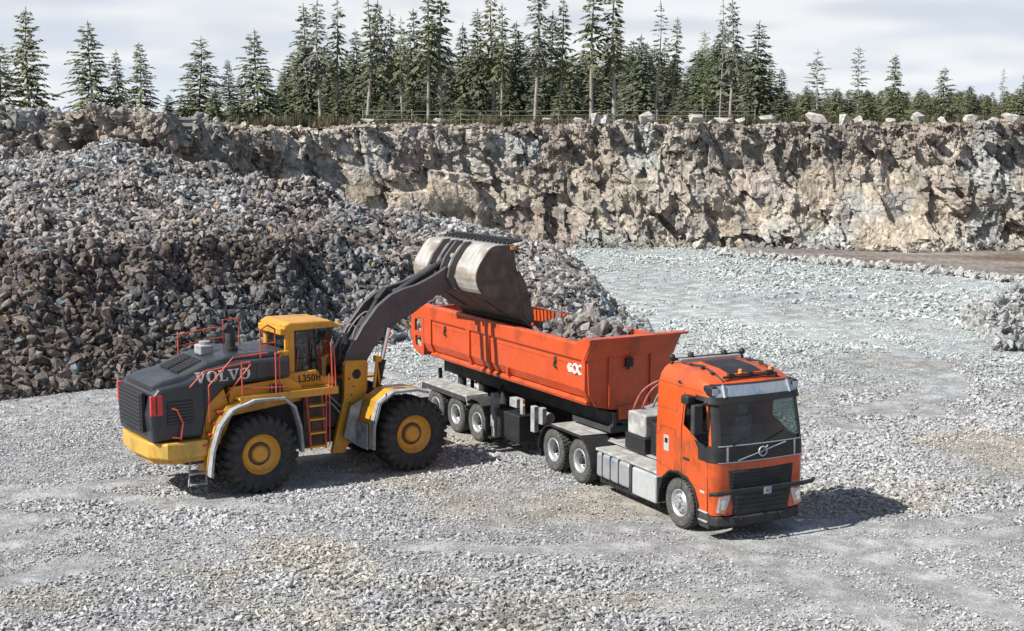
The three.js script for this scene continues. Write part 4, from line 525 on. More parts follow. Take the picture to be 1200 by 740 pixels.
// ---------- tractor ----------
{
  const K = thing('tractor_unit', 'orange cab-over truck tractor with black front bar and three axles', 'truck', [4.767, 0, -32.197], THREE.MathUtils.degToRad(-63.24));
  putWheel(FRONT, K, 0, 1.2); putWheel(FRONT, K, 0, -1.2); for (const x of [-4.49, -5.86]) { putWheel(DUAL, K, x, 1.22); putWheel(DUAL, K, x, -1.22); }
  part('axle', [cylZ(0, 0.52, -1.1, 1.1, 0.09), cylZ(-4.49, 0.52, -0.9, 0.9, 0.14), cylZ(-5.86, 0.52, -0.9, 0.9, 0.14), at(new THREE.SphereGeometry(0.27, 16, 12), -4.49, 0.55, 0), at(new THREE.SphereGeometry(0.27, 16, 12), -5.86, 0.55, 0)], M.dark, K);
  part('chassis_rail', [box(-6.6, 1.0, 0.80, 1.08, 0.36, 0.44), box(-6.6, 1.0, 0.80, 1.08, -0.44, -0.36), box(-6.6, -6.5, 0.8, 1.08, -0.42, 0.42), box(-3.2, -3.1, 0.82, 1.06, -0.4, 0.4), box(-1.4, -1.3, 0.82, 1.06, -0.4, 0.4)], M.dark, K);
  part('engine', [rbox(-0.8, 0.9, 0.55, 1.2, -0.34, 0.34, 0.05), rbox(-1.6, -0.8, 0.6, 1.0, -0.25, 0.25, 0.08)], M.black, K);
  // cab: a lofted shell with window openings
  const LV = [[0.58, -0.97, 1.34, 1.18, 0.20], [0.95, -0.97, 1.36, 1.20, 0.22], [1.5, -0.97, 1.37, 1.215, 0.24], [2.0, -0.97, 1.36, 1.215, 0.26], [2.45, -0.97, 1.29, 1.20, 0.26], [3.0, -0.97, 1.17, 1.18, 0.26], [3.2, -0.96, 1.11, 1.165, 0.28], [3.36, -0.93, 1.02, 1.13, 0.32], [3.48, -0.90, 0.82, 1.07, 0.34], [3.56, -0.86, 0.55, 0.99, 0.34], [3.60, -0.78, 0.25, 0.88, 0.34]];
  function outline(lv, off) {                             // plan of the cab at one height: list of [x, z], anticlockwise from the rear right
    const [y, xr, xf, hw, rad] = lv, W = hw - off, X0 = xr + off, X1 = xf - off, r = Math.max(0.05, rad - off), rr = 0.08, p = [], arc = (cx, cz, q, a0, a1, n) => { for (let i = 0; i <= n; i++) { const a = lerp(a0, a1, i / n); p.push([cx + q * Math.cos(a), cz + q * Math.sin(a)]); } };
    arc(X0 + rr, -W + rr, rr, Math.PI * 1.5, Math.PI, 3); arc(X0 + rr, W - rr, rr, Math.PI, Math.PI / 2, 3);
    for (let i = 1; i < 6; i++) p.push([lerp(X0 + rr, X1 - r, i / 6), W]); arc(X1 - r, W - r, r, Math.PI / 2, 0, 6);
    for (let i = 1; i < 6; i++) { const t = lerp(1, -1, i / 6); p.push([X1 + 0.05 * (1 - t * t), t * (W - r)]); } arc(X1 - r, -W + r, r, 0, -Math.PI / 2, 6); for (let i = 1; i < 6; i++) p.push([lerp(X1 - r, X0 + rr, i / 6), -W]);
    return p;
  }
  function loft(off, levels) {
    const P = [], idx = [], rings = levels.map(l => outline(l, off)), n = rings[0].length; rings.forEach((g, j) => g.forEach(q => P.push(q[0], levels[j][0], q[1])));
    for (let j = 0; j < rings.length - 1; j++) for (let i = 0; i < n; i++) { const a = j * n + i, b = j * n + (i + 1) % n; idx.push(a, a + n, b, b, a + n, b + n); }
    for (const [j, flip] of [[0, 0], [rings.length - 1, 1]]) { const c = P.length / 3; let sx = 0, sz = 0; rings[j].forEach(q => { sx += q[0] / n; sz += q[1] / n; }); P.push(sx, levels[j][0] + (flip ? 0.015 : 0), sz); for (let i = 0; i < n; i++) { const a = j * n + i, b = j * n + (i + 1) % n; idx.push(...(flip ? [a, c, b] : [a, b, c])); } }
    const g = new THREE.BufferGeometry(); g.setAttribute('position', new THREE.Float32BufferAttribute(P, 3)); g.setIndex(idx); g.computeVertexNormals(); g.setAttribute('uv', new THREE.Float32BufferAttribute(new Float32Array(P.length / 3 * 2), 2)); return g;
  }
  const ev = new Evaluator(); ev.useGroups = false;
  const brush = g => { const b = new Brush(g); b.updateMatrixWorld(); return b; };
  const inner = LV.filter(l => l[0] > 0.9 && l[0] < 3.5).map(l => [...l]); inner[0][0] = 1.05; inner[inner.length - 1][0] = 3.44;
  let shell = brush(loft(0, LV)); const cut = g => { shell = ev.evaluate(shell, brush(g), SUBTRACTION); };
  cut(loft(0.05, inner));
  const sideWin = [[0.16, 2.38], [0.22, 3.04], [0.95, 3.10], [1.14, 2.2], [1.14, 2.02], [0.85, 2.06], [0.55, 2.22]];
  cut(prism(sideWin, 1.0, 1.4, 0)); cut(prism(sideWin, -1.4, -1.0, 0));
  cut(prismX([[-1.04, 2.02], [1.04, 2.02], [1.02, 3.06], [-1.02, 3.06]], 0.98, 1.8, 0));
  const arch = [[-0.82, 0.4], [-0.78, 0.72], [-0.64, 1.02], [-0.36, 1.23], [0, 1.29], [0.36, 1.23], [0.64, 1.02], [0.78, 0.72], [0.82, 0.4]];
  cut(prism(arch, 0.75, 1.4, 0)); cut(prism(arch, -1.4, -0.75, 0)); cut(box(-1.2, -0.70, 0.3, 1.02, -1.5, 1.5)); cut(box(-0.9, 1.6, 0.3, 0.62, -0.9, 0.9));
  cut(prism([[0.15, 3.535], [0.15, 3.9], [0.9, 3.9], [0.9, 3.2]], -0.001, 0.001, 0));
  let cg = shell.geometry; cg = cg.index ? cg.toNonIndexed() : cg; for (const n of Object.keys(cg.attributes)) if (n !== 'position') cg.deleteAttribute(n); cg = toCreasedNormals(cg, 0.5);
  const cab = part('cab', cg, M.orange, K);
  { let lin = ev.evaluate(brush(loft(0.053, inner.map((l, i) => i ? (i === inner.length - 1 ? [3.43, ...l.slice(1)] : l) : [1.06, ...l.slice(1)]))), brush(loft(0.075, inner.map((l, i) => i ? (i === inner.length - 1 ? [3.41, ...l.slice(1)] : l) : [1.08, ...l.slice(1)]))), SUBTRACTION);
    for (const g of [prism(sideWin, 0.9, 1.4, 0), prism(sideWin, -1.4, -0.9, 0), prismX([[-1.04, 2.02], [1.04, 2.02], [1.02, 3.06], [-1.02, 3.06]], 0.85, 1.8, 0)]) lin = ev.evaluate(lin, brush(g), SUBTRACTION);
    let lg = lin.geometry; lg = lg.index ? lg.toNonIndexed() : lg; for (const n of Object.keys(lg.attributes)) if (n !== 'position') lg.deleteAttribute(n); lg.computeVertexNormals(); part('cab_liner', lg, M.dark, cab); }
  // glass follows the shell
  function patch(y0, y1, i0, i1, off) {
    const ys = [], P = [], idx = []; for (let k = 0; k <= 8; k++) ys.push(lerp(y0, y1, k / 8)); const at2 = y => { let j = 0; while (j < LV.length - 2 && LV[j + 1][0] < y) j++; const t = (y - LV[j][0]) / (LV[j + 1][0] - LV[j][0]); return LV[j].map((v, q) => q ? lerp(v, LV[j + 1][q], t) : y); };
    const n = i1 - i0 + 1; ys.forEach(y => outline(at2(y), off).slice(i0, i1 + 1).forEach(q => P.push(q[0], y, q[1]))); for (let j = 0; j < 8; j++) for (let i = 0; i < n - 1; i++) { const a = j * n + i; idx.push(a, a + n, a + 1, a + 1, a + n, a + n + 1); }
    const g = new THREE.BufferGeometry(); g.setAttribute('position', new THREE.Float32BufferAttribute(P, 3)); g.setIndex(idx); g.computeVertexNormals(); return g;
  }
  const F0 = 13, F1 = 31;                                  // outline points from the right front corner to the left one
  part('windscreen', patch(2.0, 3.08, F0, F1, 0.015), M.glass, cab);
  for (const s of [-1, 1]) part('side_window', prism(sideWin, s * 1.17 - 0.004, s * 1.17 + 0.004, 0), M.glass, cab);
  part('windscreen_surround', [patch(3.02, 3.12, F0 - 1, F1 + 1, -0.012), patch(2.0, 3.1, F0 + 2, F0 + 5, -0.012), patch(2.0, 3.1, F1 - 5, F1 - 2, -0.012)], M.black, cab);
  const frontPanel = part('front_panel', [patch(1.74, 2.1, F0 - 1, F1 + 1, -0.014)], M.black, cab);
  part('corner_trim', [prism([[0.62, 2.14], [1.12, 2.06], [1.12, 1.72], [0.98, 1.76], [0.72, 2.02]], 1.212, 1.226, 0.003), prism([[0.62, 2.14], [1.12, 2.06], [1.12, 1.72], [0.98, 1.76], [0.72, 2.02]], -1.226, -1.212, 0.003)], M.black, cab);
  part('panel_trim', [patch(2.09, 2.115, F0 + 4, F1 - 4, -0.03), patch(1.735, 1.755, F0 + 4, F1 - 4, -0.03), ...[-0.88, 0.88].map(z => box(1.375, 1.40, 1.76, 2.08, z - 0.02, z + 0.02)), bar([1.42, 1.77, 0.62], [1.42, 2.07, -0.62], 0.014, 6)], M.silver, frontPanel);
  part('badge', [new THREE.TorusGeometry(0.10, 0.018, 8, 24).rotateY(Math.PI / 2).translate(1.44, 1.92, 0), bar([1.44, 1.98, -0.07], [1.44, 2.04, -0.13], 0.012, 6), bar([1.43, 1.855, 0.06], [1.43, 1.985, -0.06], 0.008, 6)], M.silver, frontPanel);
  // grille and bumper
  const grille = part('grille', [prismX([[-0.80, 1.06], [-0.84, 1.56], [0.84, 1.56], [0.80, 1.06]], 1.34, 1.42, 0.015)], M.black, K); for (let i = 0; i < 6; i++) part('slat', rbox(1.405, 1.435, 1.12 + i * 0.075, 1.155 + i * 0.075, -0.78, 0.78, 0.006), M.dark, grille);
  const lower = part('lower_grille', [prismX([[-0.70, 0.56], [-0.80, 1.05], [0.80, 1.05], [0.70, 0.56]], 1.32, 1.43, 0.015)], M.black, K); for (let i = 0; i < 4; i++) part('slat', rbox(1.41, 1.445, 0.64 + i * 0.1, 0.69 + i * 0.1, -0.68, 0.68, 0.006), M.dark, lower);
  part('bumper', [prismY([[0.82, 1.22], [1.12, 1.21], [1.34, 1.08], [1.45, 0.7], [1.49, 0], [1.45, -0.7], [1.34, -1.08], [1.12, -1.21], [0.82, -1.22], [0.82, -1.0], [1.2, -0.9], [1.2, 0.9], [0.82, 1.0]], 0.33, 0.56, 0.04)], M.dark, K);
  for (const s of [-1, 1]) {
    const c = part('bumper_corner', patchCorner(s), M.orange, K);
    const h = part('headlight', prismX([[s * 0.78, 1.02], [s * 1.06, 0.98], [s * 1.10, 0.66], [s * 0.92, 0.62]].map(p => p), 1.29, 1.40, 0.012), M.lampGlass, K); part('turn_signal', prismX([[s * 0.93, 0.655], [s * 1.09, 0.665], [s * 1.09, 0.715], [s * 0.91, 0.705]], 1.38, 1.41, 0.004), M.amber, h); part('lamp_unit', [cylX(0.88, s * 0.99, 1.36, 1.415, 0.07), cylX(0.78, s * 1.0, 1.36, 1.415, 0.05)], M.chrome, h);
  }
  function patchCorner(s) { return prismY([[0.84, s * 1.215], [1.1, s * 1.21], [1.28, s * 1.12], [1.38, s * 0.90], [1.40, s * 0.74], [1.22, s * 0.74], [1.1, s * 1.0], [0.84, s * 1.05]], 0.58, 1.08, 0.015); }
  // black front bar with small white sign
  const bull = part('front_bar', [rbox(1.56, 1.64, 1.10, 1.20, -1.0, 1.0, 0.03), ...poly([[1.60, 1.15, 0.98], [1.55, 1.13, 1.25], [1.45, 1.12, 1.38]], 0.048), ...poly([[1.60, 1.15, -0.98], [1.55, 1.15, -1.25], [1.45, 1.16, -1.38]], 0.048), box(1.38, 1.58, 1.11, 1.17, 0.5, 0.56), box(1.38, 1.58, 1.11, 1.17, -0.56, -0.5)], M.black, K);
  part('bar_emblem', [prismX([[-0.07, 1.05], [0.03, 1.08], [-0.04, 1.14], [0.07, 1.17], [0.07, 1.11], [0.0, 1.085], [0.06, 1.05], [-0.02, 1.02]], 1.65, 1.662, 0.001), rbox(1.642, 1.652, 1.03, 1.18, -0.10, 0.10, 0.004)], M.white, bull);
  // sun visor, roof
  const visor = part('sun_visor', [patch(3.13, 3.36, F0 + 3, F1 - 3, -0.06), patch(3.13, 3.36, F0 + 3, F1 - 3, -0.05), ...[-1, 1].map(s => bar([1.21, 3.12, s * 0.86], [1.10, 3.38, s * 0.84], 0.035, 8))], M.silver, K);
  part('visor_lip', [patch(2.99, 3.135, F0 + 1, F1 - 1, -0.075), patch(2.99, 3.135, F0 + 1, F1 - 1, -0.06)], M.black, visor); part('visor_top', patch(3.36, 3.39, F0 + 3, F1 - 3, -0.065), M.black, visor);
  for (const s of [-1, 1]) { const l = part('roof_light_housing', rbox(0.80, 1.14, 3.14, 3.36, s * 1.06 - 0.09, s * 1.06 + 0.09, 0.04), M.black, K); part('lamp_lens', rbox(1.12, 1.152, 3.17, 3.32, s * 1.06 - 0.07, s * 1.06 + 0.07, 0.012), M.lampGlass, l); }
  part('roof_hatch', [prism([[-0.28, 3.635], [-0.28, 3.66], [0.38, 3.625], [0.72, 3.555], [0.72, 3.53], [0.38, 3.60]], -0.44, 0.44, 0.006)], M.black, K);
  part('hatch_frame', [prism([[-0.34, 3.6], [-0.34, 3.645], [0.38, 3.605], [0.78, 3.53], [0.78, 3.48]], -0.50, 0.50, 0.008)], M.orange, K);
  const rackG = [...poly([[-0.72, 3.58, 0.98], [-0.72, 3.67, 0.90], [-0.72, 3.69, -0.90], [-0.72, 3.58, -0.98]], 0.035)], rack = part('roof_bar', rackG, M.dark, K); part('light_strip', rbox(-0.69, -0.56, 3.64, 3.69, -0.82, 0.82, 0.015), M.silver, rack); for (const z of [-0.95, -0.45, 0.45, 0.95]) part('roof_lamp', [at(new THREE.SphereGeometry(0.075, 12, 8), -0.72, 3.73, z)], M.black, rack);
  for (const s of [-1, 1]) { const b = part('roof_rail', poly([[-0.5, 3.60, s * 0.80], [0.2, 3.66, s * 0.76], [0.62, 3.56, s * 0.74], [0.95, 3.42, s * 0.72]], 0.022), M.dark, K); for (const [x, y] of [[-0.2, 3.655], [0.25, 3.67], [0.62, 3.58]]) part('rail_foot', rbox(x - 0.05, x + 0.05, y - 0.09, y, s * 0.78 - 0.04, s * 0.78 + 0.04, 0.015), M.black, b); }
  part('front_light_bar', [bar([0.92, 3.50, -0.70], [0.92, 3.50, 0.70], 0.03), ...[-0.5, 0, 0.5].map(z => rbox(0.86, 0.95, 3.49, 3.58, z - 0.08, z + 0.08, 0.02))], M.black, K);
  for (const z of [-0.62, 0.18]) part('beacon', [cylY(0.80, z, 3.54, 3.63, 0.05, 12, 0.04)], M.amber, K);
  part('cab_vent', [prism([[-0.18, 3.28], [0.04, 3.16], [0.06, 3.24], [-0.10, 3.32]], 1.14, 1.155, 0.003)], M.black, K);
  for (const s of [-1, 1]) {
    const z = v => s * v;
    if (s > 0) { const m = part('mirror', [rbox(0.98, 1.12, 2.36, 3.0, Math.min(z(1.34), z(1.58)), Math.max(z(1.34), z(1.58)), 0.035)], M.dark, K); part('mirror_glass', rbox(0.965, 0.985, 2.40, 2.96, Math.min(z(1.37), z(1.55)), Math.max(z(1.37), z(1.55)), 0.008), M.chrome, m); part('mirror_arm', [bar([1.06, 3.0, z(1.15)], [1.06, 2.98, z(1.42)], 0.03), bar([1.08, 2.38, z(1.18)], [1.06, 2.4, z(1.42)], 0.03)], M.black, m); }
    part('kerb_mirror', [rbox(0.34, 0.62, 2.90, 3.10, Math.min(z(1.2), z(1.42)), Math.max(z(1.2), z(1.42)), 0.05)], M.black, K);
    const door = part('door_seam', [...poly([[0.12, 0.62, z(1.208)], [0.10, 2.3, z(1.2165)], [0.17, 3.1, z(1.182)]], 0.007, 4), ...poly([[1.13, 0.62, z(1.205)], [1.13, 2.02, z(1.214)]], 0.007, 4)], M.black, K); part('door_handle', rbox(0.2, 0.42, 1.62, 1.67, Math.min(z(1.21), z(1.24)), Math.max(z(1.21), z(1.24)), 0.01), M.black, door);
    part('storage_seam', [...poly([[-0.75, 1.28, z(1.213)], [-0.75, 2.2, z(1.213)], [-0.15, 2.2, z(1.213)], [-0.15, 1.28, z(1.213)]], 0.005, 4)], M.dark, K);
    part('sticker', rbox(-0.60, -0.40, 1.66, 2.02, Math.min(z(1.214), z(1.220)), Math.max(z(1.214), z(1.220)), 0.002), M.white, K); part('sticker_print', [rbox(-0.56, -0.44, 1.84, 1.95, Math.min(z(1.220), z(1.223)), Math.max(z(1.220), z(1.223)), 0.001)], M.inkBlack, K);
    part('wheel_arch', [strip(arch.map(p => [p[0] * 1.02, p[1] * 1.012]), 0.05, Math.min(z(0.85), z(1.235)), Math.max(z(0.85), z(1.235)))], M.black, K);
    part('step_well', [rbox(0.80, 1.18, 0.26, 0.62, Math.min(z(0.9), z(1.2)), Math.max(z(0.9), z(1.2)), 0.03)], M.dark, K);
    part('model_plate', rbox(0.86, 1.02, 1.02, 1.07, Math.min(z(1.209), z(1.217)), Math.max(z(1.209), z(1.217)), 0.002), M.letter, K);
  }
  part('wiper', [bar([1.40, 2.10, 0.75], [1.36, 2.28, 0.15], 0.012, 5), bar([1.41, 2.10, -0.05], [1.37, 2.30, -0.65], 0.012, 5)], M.black, cab);
  for (const s of [-1, 1]) { part('tow_eye', [rbox(1.44, 1.50, 0.46, 0.54, s * 0.52 - 0.05, s * 0.52 + 0.05, 0.01)], M.black, K);
    part('cab_step', [rbox(0.82, 1.16, 0.60, 0.64, Math.min(s * 1.14, s * 1.235), Math.max(s * 1.14, s * 1.235), 0.01), rbox(0.82, 1.16, 0.40, 0.44, Math.min(s * 1.14, s * 1.235), Math.max(s * 1.14, s * 1.235), 0.01)], M.grey, K);
    part('body_line', [bar([-0.95, 1.36, s * 1.211], [1.1, 1.06, s * 1.203], 0.006, 4), bar([-0.95, 2.62, s * 1.196], [-0.1, 2.62, s * 1.196], 0.005, 4), bar([-0.1, 2.62, s * 1.196], [-0.1, 3.2, s * 1.166], 0.005, 4)], M.dark, K);
    part('roof_seam', [bar([-0.9, 3.2, s * 1.167], [0.85, 3.2, s * 1.167], 0.005, 4)], M.dark, K); }
  // interior
  for (const s of [-1, 1]) part('seat', [rbox(-0.15, 0.40, 1.55, 1.72, s * 0.62 - 0.25, s * 0.62 + 0.25, 0.05), rbox(-0.3, -0.12, 1.65, 2.35, s * 0.62 - 0.24, s * 0.62 + 0.24, 0.06), rbox(-0.3, -0.14, 2.38, 2.62, s * 0.62 - 0.14, s * 0.62 + 0.14, 0.05)], M.grey, K);
  part('dashboard', [prism([[0.72, 1.25], [0.70, 1.95], [0.95, 2.02], [1.26, 1.98], [1.28, 1.25]], -1.12, 1.12, 0.03)], M.black, K); part('steering_wheel', [new THREE.TorusGeometry(0.22, 0.022, 8, 24).rotateX(Math.PI / 2).rotateZ(0.5).translate(0.55, 2.0, -0.62), bar([0.55, 2.0, -0.62], [0.75, 1.8, -0.62], 0.03)], M.black, K);
  part('bunk', rbox(-0.9, -0.45, 1.5, 1.8, -1.1, 1.1, 0.05), M.dark, K);
  // tanks, deck, fenders, coupling
  for (const s of [-1, 1]) {
    const zz = (a, b) => [Math.min(s * a, s * b), Math.max(s * a, s * b)];
    const tk = part('fuel_tank', rbox(-3.72, -2.16, 0.36, 0.98, ...zz(0.55, 1.17), 0.09, 3), M.silver, K); for (const x of [-3.40, -3.02, -2.64]) part('tank_strap', rbox(x - 0.025, x + 0.025, 0.345, 0.995, ...zz(0.54, 1.185), 0.09, 3), M.black, tk);
    part('side_box', [rbox(-2.02, -0.98, 0.30, 0.96, ...zz(0.55, 1.18), 0.05, 3)], M.white, K); part('side_strap', [rbox(-2.15, -2.03, 0.34, 1.0, ...zz(0.53, 1.19), 0.03)], M.dark, K); part('side_skirt', box(-3.7, -0.98, 0.2, 0.33, ...zz(1.02, 1.05)), M.black, K);
    part('deck_plate', [rbox(-3.78, -1.0, 0.99, 1.05, ...zz(0.44, 1.14), 0.01)], M.plate, K);
    const arc = []; for (let i = 0; i <= 10; i++) { const a = lerp(Math.PI * 1.02, Math.PI * 0.52, i / 10); arc.push([-5.86 + 0.70 * Math.cos(a), 0.52 + 0.70 * Math.sin(a)]); } for (let i = 0; i <= 10; i++) { const a = lerp(Math.PI * 0.48, -0.02, i / 10); arc.push([-4.49 + 0.70 * Math.cos(a), 0.52 + 0.70 * Math.sin(a)]); }
    part('rear_fender', strip(arc, 0.035, ...zz(0.52, 1.27)), M.black, K); part('fender_deck', [prismY([[-5.95, s * 0.5], [-5.95, s * 1.2], [-4.4, s * 1.2], [-4.3, s * 0.5]], 1.225, 1.24, 0.003)], M.plate, K);
    part('mud_flap', rbox(-6.58, -6.55, 0.25, 0.95, ...zz(0.6, 1.2), 0.008), M.dark, K); part('rear_lamp', rbox(-6.64, -6.58, 0.95, 1.08, ...zz(0.5, 0.95), 0.015), M.redLamp, K);
  }
  part('centre_deck', [box(-4.3, -1.05, 1.09, 1.115, -0.6, 0.6)], M.plate, K);
  part('fifth_wheel', [prismY([[-5.6, -0.32], [-5.0, -0.46], [-4.55, -0.40], [-4.55, 0.40], [-5.0, 0.46], [-5.6, 0.32], [-5.3, 0.06], [-5.3, -0.06]], 1.225, 1.28, 0.01), rbox(-5.3, -4.8, 1.08, 1.225, -0.4, 0.4, 0.02)], M.dark, K);
  part('hydraulic_tank', [rbox(-3.15, -2.35, 1.5, 2.05, -0.45, 0.62, 0.05)], M.plate, K); part('tank_stand', [rbox(-3.2, -2.3, 1.12, 1.5, -0.5, 0.66, 0.02), rbox(-2.3, -1.5, 1.12, 1.9, -0.4, 0.5, 0.03)], M.black, K); part('battery_frame', [rbox(-1.22, -1.02, 1.12, 2.2, -0.5, 0.85, 0.02), rbox(-1.5, -1.25, 1.12, 1.6, -0.5, 0.5, 0.03)], M.black, K);
  part('exhaust_pipe', [cylY(-1.12, -0.85, 1.1, 3.3, 0.09), bar([-1.12, 3.28, -0.85], [-1.3, 3.42, -0.85], 0.085)], M.silver, K);
  part('air_duct', [rbox(-1.16, -1.0, 2.4, 3.35, 0.75, 0.98, 0.04)], M.black, K);
  for (const [z, c] of [[0.35, M.hose], [0.1, M.hose], [-0.2, M.cable]]) part('supply_hose', curve([[-1.0, 2.75, z], [-1.7, 3.0, z + 0.05], [-2.7, 2.6, z + 0.1], [-3.3, 1.9, z + 0.05], [-3.5, 1.35, z]], 0.026, 28), c, K);
  for (const z of [0.55, 0.7]) part('coiled_cable', (() => { const p = []; for (let i = 0; i <= 60; i++) { const t = i / 60; p.push([-1.05 - 0.5 * Math.sin(t * 3.1) - 0.2 * t, 2.3 - 1.1 * t, z + 0.05 * Math.cos(t * 60)]); } return curve(p, 0.014, 90, 5); })(), M.cable, K);
}
// ---------- tipping semi-trailer ----------
{
  const R = thing('tipper_trailer', 'orange-red steel tipper semi-trailer loaded with rock', 'trailer', [2.521, 0, -36.650], THREE.MathUtils.degToRad(-60.64));
  const X1 = 0.78, X0 = -8.25;
  // U-shaped body: section (z, y) of one side
  for (const s of [-1, 1]) {
    const sec = [[0.98, 2.08], [1.14, 2.19], [1.24, 2.40], [1.25, 3.12], [1.25, 3.5], [1.18, 3.5], [1.18, 2.44], [1.09, 2.27], [0.94, 2.15]].map(p => [s * p[0], p[1]]);
    const w = part('side_wall', prismX(s > 0 ? sec : sec.reverse(), X0, X1, 0.006), M.red, R);
    const zz = (a, b) => [Math.min(s * a, s * b), Math.max(s * a, s * b)];
    part('top_rail', [prismX((s > 0 ? [[1.15, 3.12], [1.285, 3.12], [1.31, 3.16], [1.31, 3.5], [1.28, 3.56], [1.15, 3.56]] : [[-1.15, 3.56], [-1.28, 3.56], [-1.31, 3.5], [-1.31, 3.16], [-1.285, 3.12], [-1.15, 3.12]]), X0, X1 + 0.02, 0.012)], M.red, w);
    part('bottom_rail', prismX((s > 0 ? [[0.9, 1.98], [1.20, 2.02], [1.22, 2.09], [1.14, 2.16], [0.9, 2.1]] : [[-0.9, 2.1], [-1.14, 2.16], [-1.22, 2.09], [-1.20, 2.02], [-0.9, 1.98]]), -7.9, X1 - 0.05, 0.01), M.red, w);
    for (const [x, b] of [[-5.38, 0.10], [-4.22, 0.10], [-7.95, 0.22], [X1 - 0.06, 0.08]]) part('rib', prismX((s > 0 ? [[0.98, 2.06], [1.20, 2.15], [1.305, 2.40], [1.305, 3.53], [1.2, 3.53], [1.2, 2.44], [1.1, 2.26]] : [[-1.1, 2.26], [-1.2, 2.44], [-1.2, 3.53], [-1.305, 3.53], [-1.305, 2.40], [-1.20, 2.15], [-0.98, 2.06]]), x - b, x + b, 0.012), M.red, w);
    part('stiffener', [rbox(-7.7, -5.5, 2.98, 3.02, ...zz(1.245, 1.262), 0.006), rbox(-4.1, X1 - 0.15, 2.98, 3.02, ...zz(1.245, 1.262), 0.006), rbox(-3.2, -3.12, 2.15, 2.40, ...zz(1.1, 1.27), 0.006)], M.red, w);
    for (const x of [-6.85, -0.66]) part('tarp_hook', [...poly([[x, 3.02, s * 1.27], [x, 2.84, s * 1.31], [x + 0.06, 2.78, s * 1.29]], 0.03, 6), rbox(x - 0.05, x + 0.05, 2.9, 3.06, ...zz(1.25, 1.285), 0.008)], M.dark, w);
    // rear end of the side with two openings
    part('rear_extension', prism([[X0, 2.0], [X0, 3.5], [X0 - 0.85, 3.12], [X0 - 0.88, 2.55], [X0 - 0.72, 2.12], [X0 - 0.2, 1.98]], ...zz(1.19, 1.28), 0.012, [[[X0 - 0.18, 2.72], [X0 - 0.62, 2.68], [X0 - 0.62, 3.02], [X0 - 0.18, 3.12]], [[X0 - 0.18, 2.2], [X0 - 0.56, 2.24], [X0 - 0.6, 2.52], [X0 - 0.18, 2.58]]]), M.red, w);
  }
  part('body_floor', [box(X0, X1, 2.03, 2.10, -0.98, 0.98)], M.red, R);
  const fw = part('front_wall', [prismX([[-1.0, 1.98], [-0.5, 1.86], [0.5, 1.86], [1.0, 1.98], [1.2, 2.28], [1.25, 3.2], [-1.25, 3.2], [-1.2, 2.28]], X1 - 0.02, X1 + 0.06, 0.01), prism([[X1, 3.15], [X1 + 0.07, 3.15], [X1 + 0.38, 3.70], [X1 + 0.30, 3.72]], -1.32, 1.32, 0.008), prism([[X1 + 0.28, 3.70], [X1 + 0.45, 3.68], [X1 + 0.46, 3.73], [X1 + 0.28, 3.75]], -1.5, 1.42, 0.008)], M.red, R);
  for (const s of [-1, 1]) part('wall_flare', [prism([[X1 - 0.35, 3.52], [X1 + 0.02, 3.16], [X1 + 0.38, 3.70], [X1 - 0.02, 3.72]], s * 1.31 - 0.03, s * 1.31 + 0.03, 0.006), rbox(X1 + 0.055, X1 + 0.12, 1.95, 3.2, s * 0.62 - 0.03, s * 0.62 + 0.03, 0.008)], M.red, fw);
  part('wall_latch', [rbox(X1 + 0.06, X1 + 0.16, 2.92, 3.14, -0.05, 0.16, 0.02), bar([X1 + 0.13, 3.05, 0.0], [X1 + 0.15, 2.86, 0.14], 0.03)], M.black, fw); part('ram_cover', [rbox(X1, X1 + 0.1, 1.6, 1.95, -0.35, 0.35, 0.02)], M.red, fw);
  part('tailgate', [prism([[X0 - 0.05, 2.0], [X0 - 0.05, 3.45], [X0 - 0.14, 3.45], [X0 - 0.14, 2.0]], -1.18, 1.18, 0.01), ...[-0.8, 0, 0.8].map(z => rbox(X0 - 0.2, X0 - 0.12, 2.05, 3.4, z - 0.05, z + 0.05, 0.01))], M.red, R);
  part('logo', [...[0, 1].map(i => new THREE.TorusGeometry(0.105, 0.036, 6, 20).translate(0.30 + i * 0.25, 2.88, 1.257)), prism([[-0.02, 2.76], [0.12, 2.76], [0.12, 2.86], [0.04, 2.9], [0.12, 2.94], [0.12, 3.0], [-0.02, 3.0], [-0.10, 2.88]], 1.25, 1.262, 0.002)], M.letter, R);
  part('chassis', [box(-8.4, 0.9, 1.45, 1.8, 0.42, 0.52), box(-8.4, 0.9, 1.45, 1.8, -0.52, -0.42), ...[-8.3, -7, -5.6, -4, -2.4, -0.8, 0.7].map(x => box(x, x + 0.12, 1.5, 1.75, -0.43, 0.43)), box(-8.0, 0.5, 1.80, 2.02, 0.5, 0.7), box(-8.0, 0.5, 1.80, 2.02, -0.7, -0.5), rbox(-0.9, 0.9, 1.285, 1.45, -0.6, 0.6, 0.02)], M.dark, R);
  for (const x of [-5.04, -6.35, -7.66]) { putWheel(DUAL, R, x, 1.22, 0.53); putWheel(DUAL, R, x, -1.22, 0.53); part('axle', [cylZ(x, 0.5, -1.0, 1.0, 0.1), cylY(x + 0.3, 0.45, 0.6, 1.45, 0.13), cylY(x + 0.3, -0.45, 0.6, 1.45, 0.13), box(x - 0.1, x + 0.5, 0.55, 0.65, 0.38, 0.5), box(x - 0.1, x + 0.5, 0.55, 0.65, -0.5, -0.38)], M.dark, R); }
